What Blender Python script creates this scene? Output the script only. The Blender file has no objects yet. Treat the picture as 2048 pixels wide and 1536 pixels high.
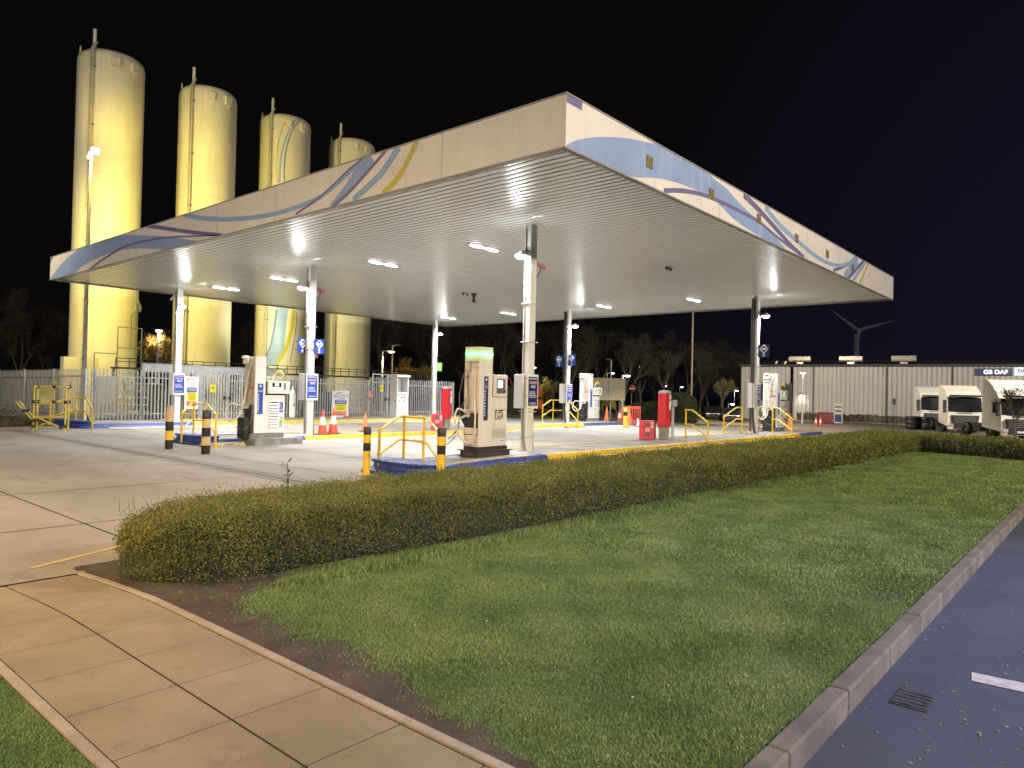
import bpy, math, random
import numpy as np
from mathutils import Vector, Matrix
random.seed(7); RNG = np.random.default_rng(7)
PI = math.pi
sc = bpy.context.scene
COL = sc.collection

# ------------------------------------------------------------------ camera and surveying helpers
H = 1.6
CAM = np.array([[0.65196722, -0.0240677, -0.75786509], [-0.75788694, 0.01012056, -0.65230741], [0.02336956, 0.9996591, -0.01164232]])
FPX = 1417.0
cam_d = bpy.data.cameras.new('camera'); cam = bpy.data.objects.new('camera', cam_d); COL.objects.link(cam)
M = Matrix([list(CAM[0]) + [0], list(CAM[1]) + [0], list(CAM[2]) + [H], [0, 0, 0, 1]])
cam.matrix_world = M
cam_d.sensor_width = 36; cam_d.lens = FPX / 2048 * 36; cam_d.clip_end = 3000; cam_d.clip_start = .05
sc.camera = cam
def ray(px, py): return CAM @ np.array([px - 1024, 768 - py, -FPX])
def on_y(px, py, y):
    d = ray(px, py); t = y / d[1]; return (d[0] * t, y, H + d[2] * t)
def on_x(px, py, x):
    d = ray(px, py); t = x / d[0]; return (x, d[1] * t, H + d[2] * t)
def ss(a, b, x):
    t = np.clip((np.asarray(x, float) - a) / (b - a), 0, 1); return t * t * (3 - 2 * t)
def gz(x, y):      # height of the paved ground: the yard drains to the left and falls away to the right
    x = np.asarray(x, float); y = np.asarray(y, float)
    s = (x - 13.5) * -.562 + (y - 11) * .827
    return -.13 * ss(0, 3.2, s) * ss(5, 8, y) - .75 * ss(34, 62, x) * ss(-3, 6, y)
def gf(x, y): return float(gz(x, y))
def on_ground(px, py, dz=0.0):
    z = 0.0
    for _ in range(30):
        d = ray(px, py); t = (z + dz - H) / d[2]; p = d * t; z = .5 * z + .5 * gf(p[0], p[1])
    return float(p[0]), float(p[1]), z + dz

# ------------------------------------------------------------------ materials
MATS = {}
def mat(name, col, rough=.6, rvar=.18, metal=0.0, var=.12, scale=6.0, bump=0.0, bscale=40.0, emit=None, estr=0.0, col2=None, coat=0.0, stretch=None, spec=None, streak=None):
    if name in MATS: return MATS[name]
    m = bpy.data.materials.new(name); m.use_nodes = True; nt = m.node_tree; b = nt.nodes['Principled BSDF']
    b.inputs['Roughness'].default_value = rough; b.inputs['Metallic'].default_value = metal
    if spec is not None: b.inputs['Specular IOR Level'].default_value = spec
    if coat: b.inputs['Coat Weight'].default_value = coat; b.inputs['Coat Roughness'].default_value = .12
    tc = nt.nodes.new('ShaderNodeTexCoord'); mp = nt.nodes.new('ShaderNodeMapping')
    nt.links.new(tc.outputs['Object'], mp.inputs[0])
    if stretch: mp.inputs['Scale'].default_value = stretch
    n = nt.nodes.new('ShaderNodeTexNoise'); n.inputs['Scale'].default_value = scale; n.inputs['Detail'].default_value = 6; n.inputs['Roughness'].default_value = .65
    nt.links.new(mp.outputs[0], n.inputs['Vector'])
    r = nt.nodes.new('ShaderNodeValToRGB'); c2 = col2 or tuple(c * (1 - var * 2.2) for c in col); c1 = tuple(min(1, c * (1 + var * .7)) for c in col)
    r.color_ramp.elements[0].position = .32; r.color_ramp.elements[0].color = (*c2, 1)
    r.color_ramp.elements[1].position = .68; r.color_ramp.elements[1].color = (*c1, 1)
    nt.links.new(n.outputs['Fac'], r.inputs['Fac']); out = r.outputs['Color']
    if streak:
        mp3 = nt.nodes.new('ShaderNodeMapping'); mp3.inputs['Scale'].default_value = streak[2]; nt.links.new(tc.outputs['Object'], mp3.inputs[0])
        n3 = nt.nodes.new('ShaderNodeTexNoise'); n3.inputs['Scale'].default_value = 1; n3.inputs['Detail'].default_value = 7; n3.inputs['Roughness'].default_value = .7; nt.links.new(mp3.outputs[0], n3.inputs['Vector'])
        r3 = nt.nodes.new('ShaderNodeValToRGB'); r3.color_ramp.elements[0].position = .5; r3.color_ramp.elements[0].color = (0, 0, 0, 1); r3.color_ramp.elements[1].position = .75; r3.color_ramp.elements[1].color = (streak[1],) * 3 + (1,)
        nt.links.new(n3.outputs['Fac'], r3.inputs['Fac']); m3 = nt.nodes.new('ShaderNodeMix'); m3.data_type = 'RGBA'; nt.links.new(r3.outputs['Color'], m3.inputs[0]); nt.links.new(out, m3.inputs[6]); m3.inputs[7].default_value = (*streak[0], 1); out = m3.outputs[2]
    nt.links.new(out, b.inputs['Base Color'])
    rr = nt.nodes.new('ShaderNodeMath'); rr.operation = 'MULTIPLY_ADD'; rr.inputs[1].default_value = rvar; rr.inputs[2].default_value = rough - rvar / 2
    nt.links.new(n.outputs['Fac'], rr.inputs[0]); nt.links.new(rr.outputs[0], b.inputs['Roughness'])
    if bump:
        n2 = nt.nodes.new('ShaderNodeTexNoise'); n2.inputs['Scale'].default_value = bscale; n2.inputs['Detail'].default_value = 4
        nt.links.new(mp.outputs[0], n2.inputs['Vector'])
        bp = nt.nodes.new('ShaderNodeBump'); bp.inputs['Strength'].default_value = bump; bp.inputs['Distance'].default_value = .02
        nt.links.new(n2.outputs['Fac'], bp.inputs['Height']); nt.links.new(bp.outputs[0], b.inputs['Normal'])
    if emit:
        b.inputs['Emission Color'].default_value = (*emit, 1); b.inputs['Emission Strength'].default_value = estr
    MATS[name] = m; return m
def ramp2(nt, fac, c1, c2, a, b):
    r = nt.nodes.new('ShaderNodeValToRGB'); r.color_ramp.elements[0].position = a; r.color_ramp.elements[1].position = b
    r.color_ramp.elements[0].color = (*c1, 1); r.color_ramp.elements[1].color = (*c2, 1); nt.links.new(fac, r.inputs['Fac']); return r.outputs['Color']
def layered(name, c_lo, c_hi, stain, rough=.85, s1=.6, s2=14, bump=.35, bs=90, stain_amt=.55, fine=.5, stretch=(1, 1, 1)):
    """paving-like material: broad tone drift, darker worn stains, fine grain"""
    m = bpy.data.materials.new(name); m.use_nodes = True; nt = m.node_tree; b = nt.nodes['Principled BSDF']; N = nt.nodes.new; L = nt.links.new
    tc = N('ShaderNodeTexCoord'); mp = N('ShaderNodeMapping'); mp.inputs['Scale'].default_value = stretch; L(tc.outputs['Object'], mp.inputs[0]); v = mp.outputs[0]
    def noise(s, d=6, r=.6):
        n = N('ShaderNodeTexNoise'); n.inputs['Scale'].default_value = s; n.inputs['Detail'].default_value = d; n.inputs['Roughness'].default_value = r; L(v, n.inputs['Vector']); return n.outputs['Fac']
    base = ramp2(nt, noise(s1), c_lo, c_hi, .35, .65)
    st = ramp2(nt, noise(s1 * 3.3, 8, .7), (0, 0, 0), (1, 1, 1), .56, .72)
    mx = N('ShaderNodeMix'); mx.data_type = 'RGBA'; mul = N('ShaderNodeMath'); mul.operation = 'MULTIPLY'; mul.inputs[1].default_value = stain_amt
    L(st, mul.inputs[0]); L(mul.outputs[0], mx.inputs[0]); L(base, mx.inputs[6]); mx.inputs[7].default_value = (*stain, 1)
    g = noise(s2 * 12, 3, .8); gr = ramp2(nt, g, (1 - fine * .5,) * 3, (1 + fine * .35,) * 3, .3, .7)
    m2 = N('ShaderNodeMix'); m2.data_type = 'RGBA'; m2.blend_type = 'MULTIPLY'; m2.inputs[0].default_value = 1; L(mx.outputs[2], m2.inputs[6]); L(gr, m2.inputs[7])
    L(m2.outputs[2], b.inputs['Base Color']); b.inputs['Roughness'].default_value = rough
    bp = N('ShaderNodeBump'); bp.inputs['Strength'].default_value = bump; bp.inputs['Distance'].default_value = .01; L(noise(bs, 4, .7), bp.inputs['Height']); L(bp.outputs[0], b.inputs['Normal'])
    MATS[name] = m; return m
def emis(name, col, s):
    if name in MATS: return MATS[name]
    m = bpy.data.materials.new(name); m.use_nodes = True; nt = m.node_tree; b = nt.nodes['Principled BSDF']
    b.inputs['Base Color'].default_value = (.6, .6, .6, 1); b.inputs['Emission Color'].default_value = (*col, 1); b.inputs['Emission Strength'].default_value = s
    MATS[name] = m; return m

concrete = layered('yard_concrete', (.25, .225, .19), (.36, .335, .29), (.12, .105, .09), s1=.5, stain_amt=.75, stretch=(1, .4, 1))
path_c = layered('path_concrete', (.21, .165, .095), (.30, .24, .15), (.12, .09, .055), s1=1.3, stain_amt=.55, bs=140, fine=.9)
edge_c = layered('edging_concrete', (.26, .22, .155), (.36, .3, .22), (.11, .1, .07), s1=2.5, stain_amt=.6)
kerb_c = layered('kerb_stone', (.085, .07, .055), (.165, .135, .10), (.045, .055, .03), s1=2.6, stain_amt=.8, fine=.9)
asphalt = layered('asphalt', (.042, .048, .07), (.066, .074, .105), (.025, .027, .035), s1=.5, s2=22, bump=.9, bs=160, rough=.7, fine=1.1)
soil = layered('bare_soil', (.045, .032, .02), (.085, .06, .038), (.025, .018, .012), s1=3, s2=10, bump=1.0, bs=45, fine=1.0)
turf = layered('turf', (.05, .085, .022), (.10, .145, .042), (.10, .10, .045), s1=1.6, s2=8, bump=1.0, bs=60, fine=1.0, stain_amt=.5)
farground = layered('far_ground', (.03, .03, .028), (.05, .05, .045), (.02, .02, .02), s1=.05)
white_splay = layered('splay_concrete', (.42, .4, .35), (.6, .57, .5), (.2, .18, .15), s1=1.6, stain_amt=.5)
island_c = layered('island_concrete', (.2, .19, .175), (.33, .31, .28), (.08, .075, .07), s1=1.1, stain_amt=.6)
yellow = mat('yellow_kerb_paint', (.62, .43, .025), .5, var=.1, scale=4, col2=(.4, .27, .03), bump=.3)
yrail = mat('yellow_rail_paint', (.68, .45, .03), .38, var=.06, coat=.3)
paleyellow = mat('faded_yellow_paint', (.6, .45, .2), .6, var=.15, scale=9)
blue = mat('blue_kerb_paint', (.022, .055, .26), .45, var=.2, scale=5, bump=.3)
bluefade = mat('worn_blue_paint', (.07, .08, .2), .6, var=.3, scale=8)
pink = mat('faded_red_paint', (.5, .2, .17), .6, var=.2)
black = mat('black_band', (.012, .012, .013), .4, var=.2)
tank_w = mat('tank_cream_paint', (.70, .66, .50), .45, var=.05, scale=.9, stretch=(1, 1, .4), bump=.08, bscale=3, streak=((.36, .32, .22), .4, (2.6, 2.6, .09)))
fascia_m = mat('fascia_cream_panel', (.72, .67, .63), .45, var=.04, scale=.8, streak=((.50, .44, .36), .25, (6, 6, .5)))
soffit_m = mat('soffit_white_metal', (.74, .735, .72), .25, metal=.25, var=.02, scale=1.2, rvar=.02)
galv = mat('galvanised_steel', (.50, .51, .52), .5, metal=.3, var=.15, scale=9)
colw = mat('column_white_paint', (.66, .64, .6), .42, var=.06, scale=3, stretch=(1, 1, .2), streak=((.35, .3, .22), .5, (14, 14, .8)))
dark = mat('dark_metal', (.035, .035, .035), .5, var=.2)
grey = mat('grey_metal', (.2, .2, .2), .5, metal=.3, var=.15)
dispw = mat('dispenser_white', (.72, .71, .69), .35, var=.04, coat=.3, streak=((.4, .36, .3), .3, (10, 10, 1.2)))
dispb = mat('dispenser_beige', (.68, .63, .56), .4, var=.05, scale=3, streak=((.45, .4, .32), .15, (8, 8, 3)))
steelbase = mat('plinth_steel', (.09, .08, .065), .5, metal=.4, var=.25)
rubber = mat('black_rubber', (.018, .018, .018), .55, var=.2)
hosew = mat('pale_hose', (.62, .56, .48), .35, var=.1)
signblue = mat('sign_blue', (.02, .06, .33), .4, var=.05)
signnavy = mat('sign_navy', (.016, .028, .12), .4, var=.05)
signwhite = mat('sign_white', (.68, .68, .68), .4, var=.03)
signyel = mat('sign_yellow', (.75, .62, .03), .4, var=.04)
signred = mat('sign_red', (.55, .05, .07), .4, var=.05)
signgreen = mat('sign_green', (.2, .36, .08), .4, var=.05)
redp = mat('red_paint', (.55, .02, .03), .35, var=.08, coat=.3)
redbox = mat('red_box_plastic', (.58, .04, .07), .4, var=.06)
conr = mat('cone_red', (.75, .06, .03), .45, var=.08)
cono = mat('cone_orange', (.8, .2, .07), .5, var=.08)
conw = mat('cone_sleeve', (.75, .73, .72), .3, var=.05)
f_blue = mat('swoosh_blue', (.25, .35, .60), .45, var=.05, scale=1.5, streak=((.5, .52, .62), .55, (4, 4, .35)))
f_purple = mat('swoosh_purple', (.17, .15, .32), .45, var=.08)
f_teal = mat('swoosh_light_blue', (.26, .40, .60), .45, var=.05)
f_olive = mat('swoosh_olive', (.50, .47, .05), .45, var=.05)
glass = mat('dark_glass', (.012, .014, .016), .08, var=.0, coat=.5)
truckw = mat('truck_cream_paint', (.74, .71, .62), .25, var=.03, coat=.5)
wall_m = mat('profiled_cladding', (.44, .415, .385), .5, var=.06, scale=.25)
wood = mat('bark', (.17, .14, .10), .9, var=.3, scale=8)
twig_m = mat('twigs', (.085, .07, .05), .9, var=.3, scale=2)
twig_lit = mat('lamplit_twigs', (.34, .24, .08), .9, var=.3, scale=2)  # twig colour with the warm lamp light put into it
orange = mat('orange_paint', (.75, .13, .02), .4, var=.1)
greenp = mat('dark_green_paint', (.02, .05, .035), .5, var=.1)
lensW = emis('lamp_lens_white', (.95, .98, 1), 7)
lensF = emis('floodlight_lens', (1, .99, .96), 18)
lensY = emis('sodium_lens', (1, .75, .10), 4)
lensFar = emis('far_lamp_lens', (1, .93, .75), 14)
led = emis('green_led', (.01, .9, .16), 1.3)
led2 = emis('green_cyan_led', (.03, .95, .35), 1.3)
screen = emis('lit_screen', (.45, .75, .95), .5)
screeny = emis('lit_display_yellow', (.85, .95, .35), .5)
screeng = emis('lit_display_green', (.05, .8, .4), .6)
signlit = emis('lit_sign_letters', (.95, .97, 1), .8)

# ------------------------------------------------------------------ mesh builder
class MB:
    def __init__(s): s.v = []; s.f = []; s.sm = []
    def add(s, vs, fs, smooth=False):
        o = len(s.v); s.v += [tuple(map(float, v)) for v in vs]; s.f += [tuple(i + o for i in f) for f in fs]; s.sm += [smooth] * len(fs); return s
    def box(s, x0, x1, y0, y1, z0, z1):
        return s.add([(x0, y0, z0), (x1, y0, z0), (x1, y1, z0), (x0, y1, z0), (x0, y0, z1), (x1, y0, z1), (x1, y1, z1), (x0, y1, z1)],
                     [(0, 3, 2, 1), (4, 5, 6, 7), (0, 1, 5, 4), (1, 2, 6, 5), (2, 3, 7, 6), (3, 0, 4, 7)])
    def obox(s, c, ax, ay, az):      # centre and three half-axis vectors
        c, ax, ay, az = map(Vector, (c, ax, ay, az)); P = [c + i * ax + j * ay + k * az for k in (-1, 1) for i, j in ((-1, -1), (1, -1), (1, 1), (-1, 1))]
        return s.add(P, [(0, 3, 2, 1), (4, 5, 6, 7), (0, 1, 5, 4), (1, 2, 6, 5), (2, 3, 7, 6), (3, 0, 4, 7)])
    def tube(s, pts, r, n=8, cap=True):
        P = [Vector(p) for p in pts]; R = r if isinstance(r, (list, tuple)) else [r] * len(P); up = None; rings = []
        for i, p in enumerate(P):
            t = (P[min(i + 1, len(P) - 1)] - P[max(i - 1, 0)]).normalized()
            if up is None: up = Vector((0, 0, 1)) if abs(t.z) < .9 else Vector((1, 0, 0))
            a = t.cross(up).normalized(); up = a.cross(t).normalized()
            rings.append([p + (a * math.cos(2 * PI * k / n) + up * math.sin(2 * PI * k / n)) * R[i] for k in range(n)])
        vs = [v for rg in rings for v in rg]; fs = []
        for i in range(len(P) - 1):
            for k in range(n): fs.append((i * n + k, i * n + (k + 1) % n, (i + 1) * n + (k + 1) % n, (i + 1) * n + k))
        s.add(vs, fs, True)
        if cap: s.add(rings[0], [tuple(range(n))[::-1]]); s.add(rings[-1], [tuple(range(n))])
        return s
    def lathe(s, prof, c=(0, 0, 0), n=24, sx=1, sy=1, a0=0, a1=2 * PI, smooth=True):
        full = abs(a1 - a0 - 2 * PI) < 1e-6; m = n if full else n + 1; vs = []; fs = []
        for (r, z) in prof:
            for k in range(m):
                a = a0 + (a1 - a0) * k / n; vs.append((c[0] + r * sx * math.cos(a), c[1] + r * sy * math.sin(a), c[2] + z))
        for i in range(len(prof) - 1):
            for k in range(n):
                k2 = (k + 1) % m; fs.append((i * m + k, i * m + k2, (i + 1) * m + k2, (i + 1) * m + k))
        return s.add(vs, fs, smooth)
    def prism(s, poly, o, u, v, d):   # 2D polygon in plane (o,u,v), extruded along d
        o, u, v, d = map(Vector, (o, u, v, d)); a = [o + u * p[0] + v * p[1] for p in poly]; b = [p + d for p in a]; n = len(poly)
        s.add(a + b, [tuple(range(n))[::-1], tuple(range(n, 2 * n))] + [(i, (i + 1) % n, (i + 1) % n + n, i + n) for i in range(n)]); return s
    def grid(s, xs, ys, zf, flip=False):
        vs = [(x, y, zf(x, y)) for y in ys for x in xs]; n = len(xs)
        fs = [(j * n + i, j * n + i + 1, (j + 1) * n + i + 1, (j + 1) * n + i) for j in range(len(ys) - 1) for i in range(n - 1)]
        return s.add(vs, fs, True)
    def mark(s):
        s.marks = getattr(s, 'marks', []) + [(len(s.v), len(s.f))]; return s
    def objs(s, name, m, parent):
        mk = s.marks + [(len(s.v), len(s.f))]
        for (a, fa_), (b, fb) in zip(mk, mk[1:]):
            q = MB(); q.v = s.v[a:b]; q.f = [tuple(i - a for i in f) for f in s.f[fa_:fb]]; q.sm = s.sm[fa_:fb]
            if q.f: q.obj(name, m, parent, fix=False)
    def settle(s):
        s.v = [(x, y, z + gf(x, y)) for x, y, z in s.v]; return s
    def rot(s, a, c=(0, 0)):
        ca, sa = math.cos(a), math.sin(a); s.v = [(c[0] + (x - c[0]) * ca - (y - c[1]) * sa, c[1] + (x - c[0]) * sa + (y - c[1]) * ca, z) for x, y, z in s.v]; return s
    def obj(s, name, m, parent=None, bevel=0.0, label=None, fix=True):
        me = bpy.data.meshes.new(name); me.from_pydata(s.v, [], s.f); me.polygons.foreach_set('use_smooth', s.sm)
        me.materials.append(m); me.update()
        o = bpy.data.objects.new(name, me); COL.objects.link(o)
        if fix and len(s.v) < 60000:
            import bmesh
            bm = bmesh.new(); bm.from_mesh(me); bmesh.ops.recalc_face_normals(bm, faces=bm.faces); bm.to_mesh(me); bm.free()
        if bevel:
            b = o.modifiers.new('bevel', 'BEVEL'); b.width = bevel; b.segments = 2; b.limit_method = 'ANGLE'; b.angle_limit = .7
        if parent is not None: o.parent = parent
        if label: o['label'] = label
        return o
def thing(name, label, cat, loc=(0, 0, 0), rz=0, group=None):
    o = bpy.data.objects.new(name, None); COL.objects.link(o); o.location = loc; o.rotation_euler = (0, 0, rz); o.empty_display_size = .2
    o['label'] = label; o['category'] = cat
    if group: o['group'] = group
    return o
def tag(o, label, cat, group=None):
    o['label'] = label; o['category'] = cat
    if group: o['group'] = group
    return o
def struct(o, kind='structure', label=None, cat=None):
    o['kind'] = kind
    if label: o['label'] = label
    if cat: o['category'] = cat
    return o
def dup(root, loc, rz=0, label=None, scale=None, group=None):
    r = root.copy(); COL.objects.link(r); r.location = loc; r.rotation_euler = (0, 0, rz)
    if scale: r.scale = (scale,) * 3
    if label: r['label'] = label
    if group: r['group'] = group
    for ch in list(root.children):
        c = ch.copy(); COL.objects.link(c); c.parent = r
        for g in ch.children:
            d = g.copy(); COL.objects.link(d); d.parent = c
    return r
def lettering(name, txt, size, o, u, v, m, parent, ext=.003, align='CENTER', bold=0.0):
    cu = bpy.data.curves.new('t', 'FONT'); cu.body = txt; cu.size = size; cu.extrude = ext; cu.align_x = align; cu.align_y = 'CENTER'; cu.offset = bold; cu.resolution_u = 3
    t = bpy.data.objects.new('t', cu); COL.objects.link(t); bpy.context.view_layer.update()
    me = bpy.data.meshes.new_from_object(t.evaluated_get(bpy.context.evaluated_depsgraph_get())); bpy.data.objects.remove(t)
    u = Vector(u).normalized(); v = Vector(v).normalized(); w = u.cross(v)
    me.transform(Matrix(((u.x, v.x, w.x, o[0]), (u.y, v.y, w.y, o[1]), (u.z, v.z, w.z, o[2]), (0, 0, 0, 1))))
    me.materials.clear(); me.materials.append(m); ob = bpy.data.objects.new(name, me); COL.objects.link(ob); ob.parent = parent; return ob
def bez(pts, n=12):   # Catmull-Rom through points
    P = [Vector(p) for p in pts]; P = [P[0] * 2 - P[1]] + P + [P[-1] * 2 - P[-2]]; out = []
    for i in range(1, len(P) - 2):
        for k in range(n):
            t = k / n; a, b, c, d = P[i - 1], P[i], P[i + 1], P[i + 2]
            out.append(.5 * ((2 * b) + (c - a) * t + (2 * a - 5 * b + 4 * c - d) * t * t + (3 * b - a - 3 * c + d) * t ** 3))
    out.append(P[-2]); return out

# ------------------------------------------------------------------ ground
def lin(a, b, st): return list(np.linspace(a, b, max(2, int(round(abs(b - a) / st)) + 1)))
far_x = [-400, -100, -40] + lin(-30, 72, 2) + [90, 150, 400, 900]
far_y = [-300, -100, -50] + lin(-40, 60, 2) + [80, 150, 400, 900]
struct(MB().grid(far_x, far_y, lambda x, y: gf(x, y) - .2).obj('ground', farground))
struct(MB().grid(lin(2.36, 46, .6), lin(7.35, 34, .6), lambda x, y: gf(x, y)).obj('forecourt', concrete))
struct(MB().grid(lin(-30, 2.36, .6), lin(7.0, 34, .6), lambda x, y: gf(x, y)).obj('road', concrete))
struct(MB().grid(lin(46, 82, 1), lin(-14, 60, 2), lambda x, y: gf(x, y) - .03).obj('truck_yard', layered('yard_asphalt', (.12, .1, .075), (.19, .16, .12), (.08, .07, .05), s1=.15)))
struct(MB().grid(lin(-10, 1.14, .5), lin(-6, 7.0, .5), lambda x, y: gf(x, y) - .01).obj('grass_bank', turf))
struct(MB().grid(lin(2.36, 30, .3), lin(1.24, 7.35, .3), lambda x, y: gf(x, y) - .012 + .012 * math.sin(x * 1.7) * math.sin(y * 2.1)).obj('lawn', turf))
struct(MB().grid(lin(2.3, 46, 1.5), lin(-30, 1.12, 1.5), lambda x, y: -.125).obj('side_road', asphalt))
def soil_edge(y): return np.interp(y, [0, 1.9, 2.5, 3.07, 3.47, 4.02, 4.5, 5.0, 5.3], [2.36, 2.42, 2.52, 2.66, 2.75, 2.64, 2.68, 2.8, 3.5]) + .04 * np.sin(np.asarray(y) * 9)
def vnoise(x, y, s=1.0, seed=0):
    return (np.sin(x * 2.1 * s + seed) * np.sin(y * 2.7 * s + seed * 1.7) + .5 * np.sin(x * 5.3 * s + 1.3 + seed) * np.sin(y * 4.9 * s) + .35 * np.sin(x * 11.1 * s + seed * .3) * np.sin(y * 9.7 * s + 2)) / 1.85
sb = MB(); Y_ = lin(0, 7.34, .08)
for y in Y_:
    e_ = float(soil_edge(y)) + .05 * math.sin(y * 17) + .03 * math.sin(y * 31)
    for k_ in range(7): x = 2.322 + (e_ - 2.322) * k_ / 6; sb.v.append((x, y, gf(x, y) + .008 - .012 * abs(math.sin(x * 9)) * abs(math.sin(y * 7)) - (.012 if k_ == 6 else 0)))
sb.f = [(j * 7 + i, j * 7 + i + 1, (j + 1) * 7 + i + 1, (j + 1) * 7 + i) for j in range(len(Y_) - 1) for i in range(6)]; sb.sm = [True] * len(sb.f)
struct(sb.obj('soil_strip', soil))
struct(MB().grid(lin(3.0, 26.5, .5), [4.98, 5.1, 7.2], lambda x, y: gf(x, y) + (.002 if y > 5 else -.02)).obj('hedge_bed', soil))
# path of cast slabs with sawn joints
pth = MB()
ys = [-4.6, -3.4, -2.2, -1.0, .0, .85, 1.45, 2.05, 2.6, 3.22, 3.8, 4.36, 4.93, 5.51, 6.15, 6.95]
for i in range(len(ys) - 1):
    for x0, x1 in ((1.209, 1.730), (1.744, 2.258)):
        g = .0065 if i % 2 else .0055
        a, b = ys[i] + g, ys[i + 1] - g
        zz = lambda x, y: gf(x, y)
        pth.add([(x0, a, zz(x0, a)), (x1, a, zz(x1, a)), (x1, b, zz(x1, b)), (x0, b, zz(x0, b)), (x0, a, -.14), (x1, a, -.14), (x1, b, -.3), (x0, b, -.3)],
                [(0, 1, 2, 3), (0, 4, 5, 1), (1, 5, 6, 2), (2, 6, 7, 3), (3, 7, 4, 0)])
struct(pth.obj('path', path_c, fix=False))
struct(MB().grid([1.14, 2.4], lin(-4.6, 6.95, .5), lambda x, y: gf(x, y) - .0035).obj('path_joint_bed', mat('joint_dirt', (.022, .016, .01), .95)))
for x0, x1 in ((1.145, 1.197), (2.27, 2.325)):
    e = MB(); y = -4.6
    while y < 6.9:
        y2 = min(y + .915, 6.95); z0, z1 = gf(x0, y), gf(x0, y2)
        e.add([(x0, y + .003, z0 + .012), (x1, y + .003, z0 + .012), (x1, y2 - .003, z1 + .012), (x0, y2 - .003, z1 + .012), (x0, y + .003, -.3), (x1, y + .003, -.3), (x1, y2 - .003, -.3), (x0, y2 - .003, -.3)],
              [(0, 1, 2, 3), (0, 4, 5, 1), (1, 5, 6, 2), (2, 6, 7, 3), (3, 7, 4, 0)]); y = y2
    struct(e.obj('path_edging', edge_c, bevel=.006))
# kerb along the lawn
k = MB(); x = 2.36
while x < 26:
    k.box(x + .004, x + .91, 1.115, 1.225, -.25, .012 + random.uniform(-.003, .003)); x += .915
tag(k.obj('kerb', kerb_c, bevel=.014), 'long pale kerb between lawn and dark car park', 'kerb')
# joints and painted lines on the yard
jm = mat('joint_black', (.035, .03, .028), .9); redline = mat('red_line_paint', (.42, .16, .13), .7, var=.35, scale=12)
def strip(name, pts, w, m, dz=.004, st=.5):
    b = MB()
    for (a, c) in zip(pts[:-1], pts[1:]):
        a = np.array(a, float); c = np.array(c, float); L = np.linalg.norm(c - a); n = max(1, int(L / st)); d = (c - a) / L; q = np.array([-d[1], d[0]]) * w / 2
        P = [a + (c - a) * i / n for i in range(n + 1)]
        vs = []
        for p in P:
            for s in (-1, 1): vs.append((*(p + q * s), gf(*(p)) + dz))
        b.add(vs, [(2 * i, 2 * i + 1, 2 * i + 3, 2 * i + 2) for i in range(n)])
    return struct(b.obj(name, m, fix=False))
for a, b in (((7.15, 8.2), (7.15, 30)), ((7.55, 8.2), (7.55, 30)), ((10.9, 12.6), (11.0, 19)), ((10.4, 22), (10.4, 29)), ((16, 12.6), (16, 19.2)), ((16, 22), (16, 29)), ((21, 12.6), (21, 19.2)), ((26, 12.6), (26, 19.2)), ((26, 22), (26, 29)),
             ((-6, 12.7), (7.1, 12.7)), ((-6, 16.7), (7.1, 16.7)), ((-6, 21.5), (7.1, 21.5)), ((7.6, 14.6), (31, 14.6)), ((7.6, 17.2), (31, 17.2)), ((7.6, 25.4), (31, 25.4)), ((-6, 9.6), (6.4, 9.6)), ((3.2, 8.0), (3.2, 26)), ((-1.2, 8), (-1.2, 26))):
    strip('slab_joint', [a, b], .022, jm)
strip('drain_channel', [(7.35, 8.2), (7.35, 30)], .12, mat('channel_concrete', (.17, .155, .13), .9, var=.2), .005)
strip('red_line', [(8.62, 12.2), (8.5, 17.6)], .05, redline, .006)
strip('red_line', [(8.9, 11.9), (7.7, 10.6)], .05, redline, .006)
strip('red_line', [(9.2, 22.3), (8.8, 27.8)], .05, redline, .006)
strip('yellow_line', [(2.1, 7.58), (3.3, 8.16), (6, 8.6)], .07, paleyellow, .006)
strip('yellow_line', [(31.2, 12.6), (30.2, 19.6)], .22, mat('bright_line_paint', (.75, .62, .12), .6, var=.08), .006)
def flat(px, py, z):
    d = ray(px, py); t = (z - H) / d[2]; return Vector((d[0] * t, d[1] * t, z))
a_ = flat(1943, 1344, -.12); b_ = flat(1943, 1361, -.12); c_ = flat(2046, 1384, -.12); d_ = flat(2048, 1366, -.12); e1 = (d_ - a_).normalized() * 3.5; e2 = (c_ - b_).normalized() * 3.5
b = MB().add([a_, b_, b_ + e2, a_ + e1], [(0, 1, 2, 3)]); struct(b.obj('parking_line', mat('road_marking', (.42, .38, .36), .7, var=.15, scale=20)))
g = MB().box(4.52, 4.8, .80, .99, -.124, -.119)
for i in range(5): g.box(4.54 + i * .052, 4.565 + i * .052, .81, .98, -.1188, -.114)
tag(g.obj('drain_cover', mat('worn_iron', (.05, .05, .062), .7, var=.3, scale=20)), 'square iron drain cover in dark asphalt against the kerb', 'drain cover')
strip('verge_kerb', [(33.5, 29.5), (36, 17.5), (48, 15)], .12, kerb_c, .05)
struct(MB().grid(lin(34, 46, .8), lin(16.5, 33, .8), lambda x, y: gf(x, y) + (.03 if (x > 36.2 and y > 17.6) else -.08)).obj('grass_verge', turf))

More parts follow.
